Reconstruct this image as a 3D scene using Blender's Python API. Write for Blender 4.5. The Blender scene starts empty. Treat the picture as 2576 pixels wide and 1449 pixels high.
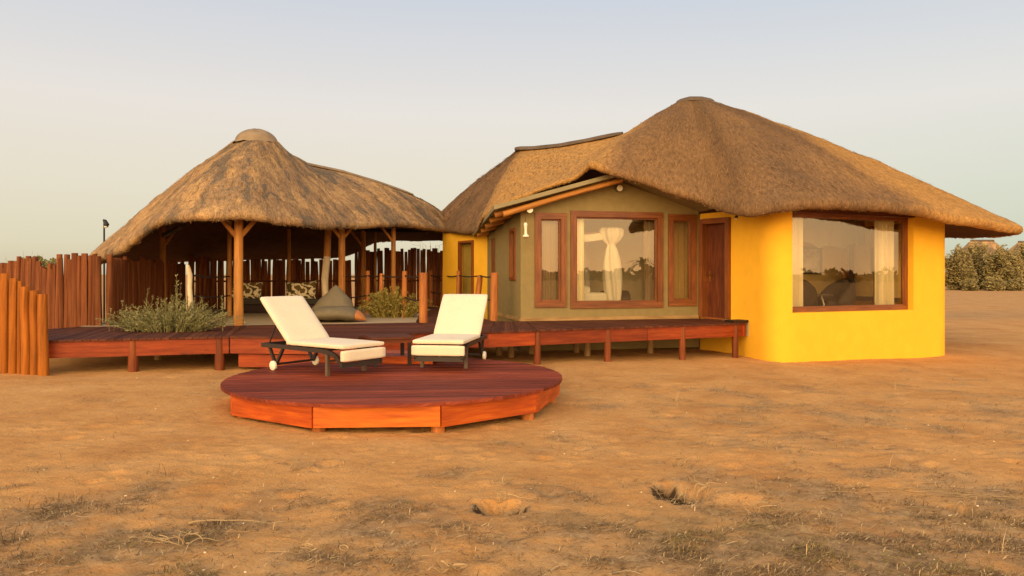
import bpy, bmesh, math, random
from math import sin, cos, pi, radians, sqrt, atan2
from mathutils import Vector, noise
V = Vector
random.seed(7)
sc = bpy.context.scene
C = sc.collection

# ------------------------------------------------------------------ camera
FPX, CXP, HYP, EYE = 1850.0, 1288.0, 690.0, 1.55      # focal length / centre / horizon of the 2576 px wide photograph, eye height
cam_d = bpy.data.cameras.new('camera'); cam = bpy.data.objects.new('camera', cam_d); C.objects.link(cam)
cam.location = (0, 0, EYE); cam.rotation_euler = (radians(90), 0, 0)
cam_d.sensor_width = 36.0; cam_d.lens = 36.0 * FPX / 2576.0
cam_d.shift_y = -(724.5 - HYP) / 2576.0
cam_d.clip_start = 0.1; cam_d.clip_end = 6000
sc.camera = cam

# ------------------------------------------------------------------ sky + sun
SUN_FROM = V((-0.28, -0.86, 0.27)).normalized()
w = bpy.data.worlds.new('World'); sc.world = w; w.use_nodes = True
nt = w.node_tree; nt.nodes.clear()
def wn(t, **k):
    n = nt.nodes.new(t)
    for a, b in k.items(): setattr(n, a, b)
    return n
def ramp_set(r, stops, interp='EASE'):
    cr = r.color_ramp; cr.interpolation = interp
    while len(cr.elements) > 1: cr.elements.remove(cr.elements[-1])
    cr.elements[0].position = stops[0][0]; cr.elements[0].color = (*stops[0][1], 1)
    for p, c in stops[1:]:
        e = cr.elements.new(p); e.color = (*c, 1)
tc = wn('ShaderNodeTexCoord'); sep = wn('ShaderNodeSeparateXYZ'); nt.links.new(tc.outputs['Generated'], sep.inputs[0])
rl = wn('ShaderNodeValToRGB'); ramp_set(rl, [(0, (.62, .55, .37)), (.04, (.71, .65, .48)), (.12, (.77, .705, .575)), (.21, (.79, .735, .68)), (.36, (.59, .63, .70)), (.6, (.36, .46, .62)), (1, (.26, .36, .56))], 'LINEAR')
rr = wn('ShaderNodeValToRGB'); ramp_set(rr, [(0, (.52, .56, .42)), (.04, (.57, .62, .50)), (.12, (.67, .68, .59)), (.21, (.76, .735, .69)), (.36, (.56, .62, .71)), (.6, (.36, .46, .62)), (1, (.26, .36, .56))], 'LINEAR')
rs = wn('ShaderNodeValToRGB'); ramp_set(rs, [(0, (3.9, 2.2, .95)), (.08, (3.8, 2.4, 1.15)), (.25, (3.3, 2.35, 1.35)), (.5, (2.2, 1.8, 1.25)), (1, (.48, .50, .58))], 'LINEAR')
for r in (rl, rr, rs): nt.links.new(sep.outputs['Z'], r.inputs[0])
mr = wn('ShaderNodeMapRange', interpolation_type='SMOOTHSTEP'); mr.inputs['From Min'].default_value = -.1; mr.inputs['From Max'].default_value = .75
nt.links.new(sep.outputs['X'], mr.inputs['Value'])
mx = wn('ShaderNodeMixRGB'); nt.links.new(mr.outputs[0], mx.inputs[0]); nt.links.new(rl.outputs[0], mx.inputs[1]); nt.links.new(rr.outputs[0], mx.inputs[2])
ms = wn('ShaderNodeMapRange', interpolation_type='SMOOTHSTEP'); ms.inputs['From Min'].default_value = .35; ms.inputs['From Max'].default_value = -.75
nt.links.new(sep.outputs['Y'], ms.inputs['Value'])
mx2 = wn('ShaderNodeMixRGB'); nt.links.new(ms.outputs[0], mx2.inputs[0]); nt.links.new(mx.outputs[0], mx2.inputs[1]); nt.links.new(rs.outputs[0], mx2.inputs[2])
sky = wn('ShaderNodeTexSky', sky_type='NISHITA', sun_disc=False)
sky.sun_elevation = radians(6); sky.sun_rotation = atan2(SUN_FROM.x, SUN_FROM.y)
skm = wn('ShaderNodeMixRGB', blend_type='ADD'); skm.inputs[0].default_value = .012
nt.links.new(mx2.outputs[0], skm.inputs[1]); nt.links.new(sky.outputs[0], skm.inputs[2])
bg = wn('ShaderNodeBackground'); bg.inputs['Strength'].default_value = 1.0; nt.links.new(skm.outputs[0], bg.inputs['Color'])
out = wn('ShaderNodeOutputWorld'); nt.links.new(bg.outputs[0], out.inputs[0])

sl = bpy.data.lights.new('sun', 'SUN'); sl.energy = 2.6; sl.angle = radians(58); sl.color = (1.0, .69, .33)
so = bpy.data.objects.new('sun', sl); C.objects.link(so); so.location = (-20, -40, 25)
so.rotation_euler = (-SUN_FROM).to_track_quat('-Z', 'Y').to_euler()

sc.view_settings.view_transform = 'Standard'; sc.view_settings.look = 'None'
sc.view_settings.exposure = 0.0; sc.view_settings.gamma = 1.0; sc.view_settings.use_curve_mapping = False
sc.render.engine = 'CYCLES'
sc.cycles.max_bounces = 8; sc.cycles.transparent_max_bounces = 12

# ------------------------------------------------------------------ measuring helpers
def P(x, y, d): return V(((x - CXP) / FPX * d, d, EYE - (y - HYP) / FPX * d))
def at_z(x, y, z): return P(x, y, (EYE - z) * FPX / (y - HYP))
def gz(x, y):
    f = max(0, 1 - max(0, abs(y - 10) - 14) / 60)
    return -.018 * (min(max(x, -6), 8) + 1.4) * f
def at_ground(x, y):
    z = 0
    for _ in range(6):
        p = at_z(x, y, z); z = gz(p.x, p.y)
    return at_z(x, y, z)
DZ = .58                                                # level of the boardwalk
RZ = .30                                                # level of the round deck
def deck(x, y): return at_z(x, y, DZ)
def lerp(a, b, t): return a + (b - a) * t
def sstep(a, b, x):
    t = min(1, max(0, (x - a) / (b - a))); return t * t * (3 - 2 * t)

# ------------------------------------------------------------------ mesh builder
class MB:
    def __init__(s): s.v = []; s.f = []; s.a = []
    def add(s, vs, fs, st=None, tone=None):
        b = len(s.v); t = random.random() if tone is None else tone
        for i, p in enumerate(vs):
            s.v.append(tuple(p))
            q = st[i] if st else (p[0], p[1])
            s.a.append((q[0], q[1], q[2] if len(q) > 2 else t))
        for f in fs: s.f.append(tuple(i + b for i in f))
    def prism(s, poly, z0, z1, d=(1, 0), tone=None):
        n = len(poly); d = V(d[:2]).normalized(); pr = V((-d.y, d.x))
        vs = [(p[0], p[1], z1) for p in poly] + [(p[0], p[1], z0) for p in poly]
        st = [(V(p[:2]).dot(d), V(p[:2]).dot(pr)) for p in poly]
        st = st + [(a, b + .02) for a, b in st]
        fs = [tuple(range(n)), tuple(range(2 * n - 1, n - 1, -1))]
        for i in range(n): j = (i + 1) % n; fs.append((i, i + n, j + n, j))
        s.add(vs, fs, st, tone)
    def box(s, c, ux, uy, uz, tone=None):               # half vectors; ux is the grain direction
        c, ux, uy, uz = V(c), V(ux), V(uy), V(uz)
        vs = []; st = []
        for a in (-1, 1):
            for b in (-1, 1):
                for g in (-1, 1):
                    p = c + ux * a + uy * b + uz * g; vs.append(p)
                    st.append((a * ux.length + c.dot(ux.normalized()), b * uy.length + g * uz.length + c.z))
        s.add(vs, [(0, 1, 3, 2), (4, 6, 7, 5), (0, 4, 5, 1), (2, 3, 7, 6), (0, 2, 6, 4), (1, 5, 7, 3)], st, tone)
    def bar(s, a, b, wd, ht, up=(0, 0, 1), tone=None):
        a, b, up = V(a), V(b), V(up); d = (b - a); l = d.length / 2; d.normalize()
        sd = d.cross(up).normalized(); u = sd.cross(d).normalized()
        s.box((a + b) / 2, d * l, sd * wd / 2, u * ht / 2, tone)
    def tube(s, pts, rad, seg=8, cap=True, tone=None, wob=0):
        pts = [V(p) for p in pts]; n = len(pts)
        if not hasattr(rad, '__len__'): rad = [rad] * n
        vs = []; st = []; L = 0; ref = None
        for i, p in enumerate(pts):
            t = (pts[min(i + 1, n - 1)] - pts[max(i - 1, 0)]).normalized()
            if ref is None:
                ref = t.cross(V((0, 0, 1)) if abs(t.z) < .9 else V((1, 0, 0))).normalized()
            ref = (ref - t * ref.dot(t)).normalized(); bn = t.cross(ref)
            if i: L += (p - pts[i - 1]).length
            for k in range(seg):
                a = 2 * pi * k / seg; r = rad[i] * (1 + wob * random.uniform(-1, 1))
                vs.append(p + (ref * cos(a) + bn * sin(a)) * r); st.append((L, a * rad[i] * (1 if k < seg / 2 else 1)))
        fs = [(i * seg + k, i * seg + (k + 1) % seg, (i + 1) * seg + (k + 1) % seg, (i + 1) * seg + k) for i in range(n - 1) for k in range(seg)]
        if cap: fs += [tuple(range(seg - 1, -1, -1)), tuple((n - 1) * seg + k for k in range(seg))]
        s.add(vs, fs, st, tone)
    def grid(s, rows, st=None, closed=False, tone=None):
        m = len(rows[0]); vs = [p for r in rows for p in r]; fs = []
        for i in range(len(rows) - 1):
            for j in range(m - (0 if closed else 1)):
                k = (j + 1) % m; fs.append((i * m + j, i * m + k, (i + 1) * m + k, (i + 1) * m + j))
        s.add(vs, fs, [q for r in st for q in r] if st else None, tone)
    def rbox(s, c, sx, sy, sz, r, M=None, n=8, puff=0.0):   # rounded cushion, half sizes, oriented by 3 vectors M
        M = M or (V((1, 0, 0)), V((0, 1, 0)), V((0, 0, 1))); c = V(c)
        bm = bmesh.new(); bmesh.ops.create_cube(bm, size=2); bmesh.ops.subdivide_edges(bm, edges=bm.edges[:], cuts=n, use_grid_fill=True)
        vs = []
        bm.verts.ensure_lookup_table()
        for vt in bm.verts:
            q = V((vt.co.x * sx, vt.co.y * sy, vt.co.z * sz))
            k = V((max(-sx + r, min(sx - r, q.x)), max(-sy + r, min(sy - r, q.y)), max(-sz + r, min(sz - r, q.z))))
            d = q - k
            if d.length > 1e-9: q = k + d.normalized() * r
            q.z += puff * (1 - vt.co.x ** 2) * (1 - vt.co.y ** 2) * vt.co.z
            vs.append(c + M[0] * q.x + M[1] * q.y + M[2] * q.z)
        fs = [tuple(x.index for x in f.verts) for f in bm.faces]; bm.free()
        s.add(vs, fs)
    def mesh(s, name):
        me = bpy.data.meshes.new(name); me.from_pydata(s.v, [], s.f)
        at = me.attributes.new('st', 'FLOAT_VECTOR', 'POINT')
        at.data.foreach_set('vector', [c for q in s.a for c in q]); me.update()
        return me

def obj(name, mb, mat, parent=None, smooth=None, kind=None, label=None, rigid=False):
    me = mb.mesh(name); me.materials.append(mat)
    if smooth is not None:
        me.shade_smooth(); me.set_sharp_from_angle(angle=radians(smooth))
    o = bpy.data.objects.new(name, me); C.objects.link(o)
    if parent is not None:
        o.parent = parent
        if not rigid:
            q = parent; off = V((0, 0, 0))
            while q is not None: off += V(q.location); q = q.parent
            o.location = -off
    if kind: o['kind'] = kind
    if label: o['label'] = label
    return o
def thing(name, label, cat, loc=(0, 0, 0), rz=0, group=None):
    o = bpy.data.objects.new(name, None); C.objects.link(o); o.empty_display_size = .2
    o.location = loc; o.rotation_euler = (0, 0, rz); tag(o, label, cat, group); return o
def tag(o, label, cat, group=None):
    o['label'] = label; o['category'] = cat
    if group: o['group'] = group
    return o
def dup(o, parent=None):
    c = o.copy(); C.objects.link(c)
    if parent: c.parent = parent
    for ch in list(o.children): dup(ch, c)
    return c

# ------------------------------------------------------------------ materials
def material(name, rough=.8, spec=.3):
    m = bpy.data.materials.new(name); m.use_nodes = True; t = m.node_tree
    b = t.nodes['Principled BSDF']; b.inputs['Roughness'].default_value = rough
    b.inputs['Specular IOR Level'].default_value = spec
    return m, t, b
def N(t, typ, **k):
    n = t.nodes.new(typ)
    for a, b in k.items(): setattr(n, a, b)
    return n
def coords(t, src='st', scale=(1, 1, 1)):
    if src == 'st': n = N(t, 'ShaderNodeAttribute', attribute_name='st'); o = n.outputs['Vector']
    else: n = N(t, 'ShaderNodeTexCoord'); o = n.outputs['Object']
    mp = N(t, 'ShaderNodeMapping'); mp.inputs['Scale'].default_value = scale
    t.links.new(o, mp.inputs['Vector'])
    return mp.outputs[0]
def noise_n(t, vec, scale, detail=4, rough=.6, wfrom=None):
    n = N(t, 'ShaderNodeTexNoise'); n.noise_dimensions = '4D'
    n.inputs['Scale'].default_value = scale; n.inputs['Detail'].default_value = detail; n.inputs['Roughness'].default_value = rough
    t.links.new(vec, n.inputs['Vector'])
    if wfrom: t.links.new(wfrom, n.inputs['W'])
    return n.outputs['Fac']
def ramp(t, fac, stops, interp='LINEAR'):
    r = N(t, 'ShaderNodeValToRGB'); ramp_set(r, stops, interp); t.links.new(fac, r.inputs[0]); return r.outputs[0]
def mix(t, f, a, b, mode='MIX'):
    m = N(t, 'ShaderNodeMixRGB', blend_type=mode)
    for i, x in enumerate((f, a, b)):
        if isinstance(x, (int, float)): m.inputs[i].default_value = x if i == 0 else (x, x, x, 1)
        elif isinstance(x, tuple): m.inputs[i].default_value = (*x, 1)
        else: t.links.new(x, m.inputs[i])
    return m.outputs[0]
def bump(t, b, h, strength=.4, dist=.02):
    n = N(t, 'ShaderNodeBump'); n.inputs['Strength'].default_value = strength; n.inputs['Distance'].default_value = dist
    t.links.new(h, n.inputs['Height']); t.links.new(n.outputs[0], b.inputs['Normal'])
def objrand(t):
    n = N(t, 'ShaderNodeObjectInfo'); m = N(t, 'ShaderNodeMath', operation='MULTIPLY'); m.inputs[1].default_value = 37.0
    t.links.new(n.outputs['Random'], m.inputs[0]); return n.outputs['Random'], m.outputs[0]

def wood(name, dark, mid, light, rough=.6, var=.35, spec=.3, scale=(1.2, 22, 1), knots=False, bmp=.35):
    m, t, b = material(name, rough, spec)
    rnd, wv = objrand(t)
    g = noise_n(t, coords(t, 'st', scale), 2.2, 6, .62, wv)
    c = ramp(t, g, [(.25, dark), (.5, mid), (.78, light)])
    big = noise_n(t, coords(t, 'st', (1.1, 3, 1)), 1.7, 3, .5, wv)
    c = mix(t, .55, c, ramp(t, big, [(.3, (.55, .5, .5)), (.7, (1.25, 1.25, 1.25))]), 'MULTIPLY')
    vr = ramp(t, rnd, [(0, (1 - var, 1 - var, 1 - var)), (1, (1 + var, 1 + var * 1.15, 1 + var))])
    c = mix(t, 1.0, c, vr, 'MULTIPLY')
    if knots:
        k = N(t, 'ShaderNodeTexVoronoi'); k.inputs['Scale'].default_value = 2.6; k.voronoi_dimensions = '4D'
        t.links.new(coords(t, 'st', (1, 2.2, 1)), k.inputs['Vector']); t.links.new(wv, k.inputs['W'])
        c = mix(t, ramp(t, k.outputs['Distance'], [(.05, (.9, .9, .9)), (.19, (0, 0, 0))]), c, tuple(x * .25 for x in dark))
    t.links.new(c, b.inputs['Base Color']); bump(t, b, g, bmp, .012)
    return m
def plain(name, col, rough=.8, var=.12, scale=6, bmp=.15, spec=.3, metal=0, bdist=.01, src='obj'):
    m, t, b = material(name, rough, spec); b.inputs['Metallic'].default_value = metal
    vc = coords(t, src)
    g = noise_n(t, vc, scale, 5, .6); g2 = noise_n(t, vc, scale * .17, 3, .5)
    lo = tuple(x * (1 - var) for x in col); hi = tuple(min(1, x * (1 + var)) for x in col)
    c = ramp(t, g, [(.3, lo), (.7, hi)])
    c = mix(t, .5, c, ramp(t, g2, [(.3, (1 - var,) * 3), (.7, (1 + var,) * 3)]), 'MULTIPLY')
    t.links.new(c, b.inputs['Base Color'])
    if bmp: bump(t, b, g, bmp, bdist)
    return m
def toned(name, stops, rough=.8, trans=0):
    m, t, b = material(name, rough, .2)
    a = N(t, 'ShaderNodeAttribute', attribute_name='st'); s = N(t, 'ShaderNodeSeparateXYZ'); t.links.new(a.outputs['Vector'], s.inputs[0])
    t.links.new(ramp(t, s.outputs['Z'], stops), b.inputs['Base Color'])
    if trans: b.inputs['Subsurface Weight'].default_value = 0
    return m

def thatch(name, patch, gold, brown, dark, fresh=None):
    m, t, b = material(name, .95, .1)
    ob = coords(t, 'obj')
    st = coords(t, 'st', (13, 7.5, 0)); st2 = coords(t, 'st', (40, 17, 0)); pv = coords(t, 'st', (1.1, .6, 0))
    g = noise_n(t, st, 1.0, 5, .68); g2 = noise_n(t, st2, 1.0, 3, .6)
    pn = noise_n(t, pv, patch[0], 6, .62)
    pc = ramp(t, pn, [(patch[1], dark), (patch[1] + patch[4], brown), (patch[3] - patch[4], brown), (patch[3], gold)])
    sh = ramp(t, g, [(.22, (.38, .36, .34)), (.5, (.95, .95, .95)), (.8, (1.5, 1.5, 1.45))])
    sh2 = ramp(t, g2, [(.25, (.6, .6, .6)), (.5, (1, 1, 1)), (.78, (1.45, 1.45, 1.4))])
    c = mix(t, 1, mix(t, 1, pc, sh, 'MULTIPLY'), sh2, 'MULTIPLY')
    if fresh:
        at = N(t, 'ShaderNodeAttribute', attribute_name='st'); sx = N(t, 'ShaderNodeSeparateXYZ'); t.links.new(at.outputs['Vector'], sx.inputs[0])
        ad = N(t, 'ShaderNodeMath', operation='MULTIPLY_ADD'); ad.inputs[1].default_value = .9; t.links.new(pn, ad.inputs[0]); t.links.new(sx.outputs['Z'], ad.inputs[2])
        fr_ = mix(t, 1, mix(t, 1, fresh, sh, 'MULTIPLY'), sh2, 'MULTIPLY')
        c = mix(t, ramp(t, ad.outputs[0], [(.62, (0, 0, 0)), (1.1, (1, 1, 1))]), c, fr_)
    sp = noise_n(t, coords(t, 'st', (26, 13, 0)), 1.0, 2, .5)
    c = mix(t, ramp(t, sp, [(.70, (0, 0, 0)), (.78, (.7, .7, .7))]), c, tuple(min(1, x * 1.9) for x in gold))
    t.links.new(c, b.inputs['Base Color'])
    hsum = N(t, 'ShaderNodeMath', operation='ADD'); t.links.new(g, hsum.inputs[0]); t.links.new(g2, hsum.inputs[1])
    bump(t, b, hsum.outputs[0], .8, .05)
    return m

M = {}
M['thatch_old'] = thatch('weathered_thatch', (1.35, .43, 0, .535, .03), (.46, .285, .135), (.325, .207, .112), (.19, .142, .098))
M['thatch_new'] = thatch('golden_thatch', (.6, .36, 0, .68, .16), (.30, .172, .078), (.225, .130, .064), (.16, .097, .055), (.45, .245, .082))
M['straw'] = toned('straw', [(0, (.12, .07, .035)), (.5, (.28, .16, .065)), (1, (.5, .32, .13))], .9)
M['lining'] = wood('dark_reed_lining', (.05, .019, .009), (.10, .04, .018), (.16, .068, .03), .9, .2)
M['cap'] = plain('cement_cap', (.25, .185, .12), .9, .2, 5)
M['cap_dark'] = plain('dark_cement_cap', (.11, .082, .062), .85, .25, 5)
M['deck'] = wood('red_stained_planks', (.11, .019, .009), (.22, .042, .020), (.33, .078, .040), .65, .34, .12, (1.0, 24, 1))
M['deck_main'] = wood('walkway_planks', (.060, .020, .011), (.105, .034, .019), (.165, .058, .034), .75, .28, .12, (1.0, 24, 1))
M['fascia'] = wood('orange_stained_boards', (.24, .030, .003), (.46, .075, .006), (.66, .15, .010), .5, .26, .3, (1.0, 12, 1), True)
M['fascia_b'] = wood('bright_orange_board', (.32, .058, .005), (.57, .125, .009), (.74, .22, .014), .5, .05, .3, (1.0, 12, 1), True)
M['fascia_main'] = wood('rust_stained_boards', (.14, .016, .003), (.25, .036, .005), (.36, .068, .009), .5, .28, .3, (1.0, 12, 1), True)
M['deckpost'] = wood('stained_round_post', (.10, .022, .006), (.18, .042, .010), (.26, .07, .016), .6, .15)
M['palepost'] = wood('pale_support_post', (.2, .12, .05), (.36, .22, .09), (.45, .3, .13), .8, .15)
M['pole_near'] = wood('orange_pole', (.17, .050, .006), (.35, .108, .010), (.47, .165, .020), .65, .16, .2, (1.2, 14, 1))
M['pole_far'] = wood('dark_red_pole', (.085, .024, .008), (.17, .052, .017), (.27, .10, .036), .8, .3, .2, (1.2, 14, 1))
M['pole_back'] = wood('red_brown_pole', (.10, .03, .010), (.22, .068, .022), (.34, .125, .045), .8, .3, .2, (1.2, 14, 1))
M['log'] = wood('varnished_log', (.24, .088, .017), (.42, .172, .033), (.55, .26, .058), .55, .12, .3, (.9, 10, 1))
M['log_rail'] = wood('rail_post', (.22, .065, .014), (.44, .145, .032), (.56, .23, .06), .6, .15, .3, (.9, 10, 1))
M['branch'] = wood('bleached_branch', (.42, .32, .18), (.66, .54, .34), (.75, .64, .44), .8, .05)
M['rope'] = plain('dark_rope', (.035, .018, .014), .9)
M['yellow'] = plain('yellow_plaster', (.84, .455, .032), .8, .05, 4, .16, .15, bdist=.01)
M['olive'] = plain('olive_plaster', (.245, .185, .078), .8, .09, 7, .15, .2)
M['tin'] = plain('green_grey_roof', (.25, .205, .11), .55, .12, 4)
M['frame'] = wood('window_hardwood', (.10, .026, .007), (.19, .056, .013), (.29, .10, .025), .4, .12, .45, (1.2, 20, 1))
M['door'] = wood('dark_hardwood_door', (.06, .013, .005), (.13, .03, .008), (.24, .06, .014), .45, .25, .4, (1.2, 16, 1))
M['paledoor'] = plain('olive_door', (.28, .185, .03), .7)
M['inside_yellow'] = plain('warm_yellow_wall', (.90, .68, .26), .9, .05)
M['inside'] = plain('cream_wall', (.90, .76, .46), .9, .05)
M['ceil'] = plain('ceiling_board', (.84, .72, .48), .9, .05)
M['floor'] = plain('screed_floor', (.58, .46, .27), .8, .15, 3)
M['slab'] = plain('pale_concrete', (.40, .30, .18), .85, .18, 3)
M['metal'] = plain('dark_brown_frame', (.030, .020, .016), .45, .1, 8, 0, .4)
M['tabletop'] = plain('dark_table_top', (.045, .022, .014), .85, .2, 6, .1, .1)
M['metal_legs'] = plain('bronze_leg', (.11, .075, .05), .5, .1, 8, 0, .4)
M['white'] = plain('white_plastic', (.8, .74, .6), .5, .03, 5, 0)
M['brass'] = plain('worn_brass', (.5, .3, .08), .35, .1, 8, 0, .5, 1)
M['bean'] = plain('grey_canvas', (.155, .125, .078), .9, .12, 9, .2)
M['bean_tip'] = plain('orange_canvas', (.50, .19, .06), .9, .1, 9, .2)
M['mattress'] = plain('charcoal_fabric', (.055, .045, .035), .95, .15, 20)
M['darkwood'] = wood('dark_daybed_wood', (.012, .006, .004), (.03, .012, .006), (.05, .02, .01), .6, .1)
M['sheer'] = plain('cream_curtain', (.90, .80, .52), .95, .04, 14, .05)
M['sheer_dark'] = plain('taupe_curtain', (.30, .21, .11), .95, .08, 14, .05)
M['linen'] = plain('white_linen', (.85, .78, .58), .95, .03, 8, .1)
M['chairfab'] = plain('dark_leather', (.045, .028, .014), .6, .25, 6, .1)
M['picture'] = plain('pale_print', (.62, .56, .42), .7, .5, 3.2, 0)
M['picframe'] = plain('picture_frame', (.10, .06, .03), .6, .1)
M['drape'] = plain('grey_drape', (.36, .29, .20), .95, .1, 4)
M['black'] = plain('black_metal', (.02, .018, .016), .5, .1, 8, 0)
M['trunk'] = plain('bark', (.12, .085, .055), .95, .25, 8, .5)
M['bush_grey'] = toned('grey_green_leaves', [(0, (.10, .095, .034)), (.5, (.235, .220, .090)), (1, (.40, .36, .17))], .85)
M['bush_yellow'] = toned('yellow_green_leaves', [(0, (.14, .105, .018)), (.5, (.29, .225, .048)), (1, (.46, .36, .11))], .85)
M['thorn'] = toned('dry_thorn_leaves', [(0, (.11, .085, .034)), (.5, (.25, .195, .072)), (1, (.40, .31, .13))], .9)
M['dark_leaf'] = toned('dark_leaves', [(0, (.11, .085, .036)), (1, (.20, .15, .06))], .9)
M['litter'] = toned('dry_litter', [(0, (.12, .08, .045)), (.5, (.24, .155, .078)), (.85, (.40, .27, .13)), (1, (.66, .48, .25))], .9)
M['greengrass'] = toned('green_grass', [(0, (.15, .115, .03)), (1, (.30, .22, .07))], .9)
M['twig'] = toned('dry_twig', [(0, (.22, .14, .07)), (1, (.56, .40, .21))], .9)
M['pebble'] = plain('pale_pebble', (.7, .58, .38), .8, .2)

def fabric():
    m, t, b = material('cream_cushion_fabric', .95, .15)
    vc = coords(t, 'obj'); g = noise_n(t, vc, 130, 2, .5); g2 = noise_n(t, vc, 3, 4, .6)
    c = mix(t, 1, ramp(t, g, [(.3, (.66, .56, .42)), (.7, (.82, .71, .54))]), ramp(t, g2, [(.3, (.93, .93, .93)), (.7, (1.03, 1.03, 1.03))]), 'MULTIPLY')
    t.links.new(c, b.inputs['Base Color']); b.inputs['Sheen Weight'].default_value = .1
    hs = N(t, 'ShaderNodeMath', operation='MULTIPLY_ADD'); hs.inputs[1].default_value = .15
    t.links.new(g, hs.inputs[0]); t.links.new(g2, hs.inputs[2]); bump(t, b, hs.outputs[0], .35, .03)
    return m
M['cushion'] = fabric()
def pillow_mat():
    m, t, b = material('patterned_pillow_cloth', .95, .1)
    vc = coords(t, 'obj'); n = N(t, 'ShaderNodeTexVoronoi', feature='F1'); n.inputs['Scale'].default_value = 6.5
    wv = noise_n(t, vc, 5, 3, .6); vm = mix(t, .22, vc, wv); t.links.new(vm, n.inputs['Vector'])
    c = ramp(t, n.outputs['Distance'], [(.0, (.16, .10, .035)), (.36, (.09, .06, .025)), (.40, (.80, .68, .42)), (.60, (.72, .6, .34)), (.64, (.10, .07, .03))], 'CONSTANT')
    t.links.new(c, b.inputs['Base Color']); return m
M['pillow'] = pillow_mat()
def glass_mat(name, refl):
    m = bpy.data.materials.new(name); m.use_nodes = True; t = m.node_tree; t.nodes.clear()
    tr = N(t, 'ShaderNodeBsdfTransparent'); tr.inputs[0].default_value = (.92, .90, .84, 1)
    gl = N(t, 'ShaderNodeBsdfGlossy'); gl.inputs['Roughness'].default_value = .004; gl.inputs['Color'].default_value = (1, .95, .85, 1)
    lw = N(t, 'ShaderNodeFresnel'); lw.inputs['IOR'].default_value = 1.5
    ad = N(t, 'ShaderNodeMath', operation='ADD'); ad.use_clamp = True; ad.inputs[1].default_value = refl; t.links.new(lw.outputs[0], ad.inputs[0])
    mxs = N(t, 'ShaderNodeMixShader'); t.links.new(ad.outputs[0], mxs.inputs[0]); t.links.new(tr.outputs[0], mxs.inputs[1]); t.links.new(gl.outputs[0], mxs.inputs[2])
    o = N(t, 'ShaderNodeOutputMaterial'); t.links.new(mxs.outputs[0], o.inputs[0]); return m
M['glass'] = glass_mat('window_glass', .07)

# ------------------------------------------------------------------ ground
def fbm(x, y, f, o=4, z=0):
    return noise.fractal(V((x * f, y * f, z)), 1.0, 2.0, o)
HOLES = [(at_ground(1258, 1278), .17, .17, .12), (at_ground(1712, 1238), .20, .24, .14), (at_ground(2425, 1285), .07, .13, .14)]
def litter(x, y):                                       # dry litter cover on the sand, plus painted shade inside the burrow holes
    base = .0 + .50 * sstep(6.6, 4.0, y) + .30 * sstep(.2, 2.5, x) * sstep(13.5, 9.5, y)
    base *= 1 - .65 * sstep(-1.2, -3.2, x) * sstep(4.6, 6.2, y)
    base += .30 * sstep(18, 30, y)
    v = base + .46 * fbm(x, y, 1.5, 4, 3.3) + .34 * fbm(x * .8, y * 1.2, 3.6, 4, 9)
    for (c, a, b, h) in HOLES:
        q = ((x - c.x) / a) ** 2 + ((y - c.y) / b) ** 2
        if q < .62 or (q < 1.1 and abs(h - .12) < .005 and y < c.y + .6 * b) or (q < 1.15 and h > .13 and x < c.x + .1 * a): v = max(v, 1.6)  # dark litter together with shade painted into the holes
    return min(1.7, max(0, v))
MOUNDS = [(at_ground(1380, 1330), .42, .015), (at_ground(1860, 1255), .35, .035), (at_ground(1880, 1150), .5, .035), (at_ground(2500, 1290), .3, .04)]
DENTS = []
rg = random.Random(3)
for _ in range(420):
    DENTS.append((rg.uniform(-5, 6), rg.uniform(3.4, 11), rg.uniform(.03, .11), rg.uniform(.010, .030)))
DG = {}
for q in DENTS: DG.setdefault((int(q[0] // .5), int(q[1] // .5)), []).append(q)
RAKE = at_ground(590, 1195)
def gheight(x, y):
    z = gz(x, y)
    if -12 < x < 13 and 0 < y < 30:
        z += .020 * fbm(x, y, .5, 2, 1) + .007 * fbm(x, y, 2.1, 3, 2) + .0085 * fbm(x, y, 7.5, 3, 5) + .004 * fbm(x * .8, y, 4.2, 3, 8)
        i, j = int(x // .5), int(y // .5)
        for a in (i - 1, i, i + 1):
            for b in (j - 1, j, j + 1):
                for (dx, dy, r, h) in DG.get((a, b), ()):
                    q = ((x - dx) ** 2 + (y - dy) ** 2) / (r * r)
                    if q < 4: z -= h * math.exp(-q * 1.5) - h * .35 * math.exp(-(sqrt(q) - 1.4) ** 2 * 5)
        for (c, a, b, h) in HOLES:
            q = ((x - c.x) / a) ** 2 + ((y - c.y) / b) ** 2
            if q < 4: z -= h * (1 - sstep(.68, 1.18, sqrt(q) + .22 * fbm(x, y, 9, 3)))
        for (c, r, h) in MOUNDS:
            q = ((x - c.x) / r) ** 2 + ((y - c.y) / (r * .6)) ** 2
            if q < 6: z += h * math.exp(-q) * (1 + .5 * fbm(x, y, 6, 2))
        rx, ry = x - RAKE.x, y - RAKE.y                   # raked lines in the sand
        if abs(rx) < .75 and abs(ry) < .6:
            k = math.exp(-(rx / .45) ** 2 - (ry / .3) ** 2)
            z += .013 * k * sin((rx * .55 + ry * 1.0) * 78)
    return z
def frange(a, b, s):
    n = int(round((b - a) / s)); return [a + (b - a) * i / n for i in range(n + 1)]
xs = [-4000, -1500, -600, -250, -110, -60, -35, -22, -15, -12] + frange(-10.5, -5.2, .15) + frange(-5.1, 6.0, .048) + frange(6.15, 12, .15) + [14, 18, 25, 35, 50, 70, 110, 250, 600, 1500, 4000]
ys = [-4000, -1500, -600, -250, -100, -45, -20, -8, -2, 1, 2.4] + frange(3.0, 7.6, .036) + frange(7.65, 12.0, .07) + frange(12.15, 20, .2) + [21, 23, 26, 30, 36, 44, 55, 70, 90, 120, 180, 300, 600, 1500, 4000]
gb = MB()
rows = [[V((x, y, gheight(x, y))) for x in xs] for y in ys]
gb.grid(rows)
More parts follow.
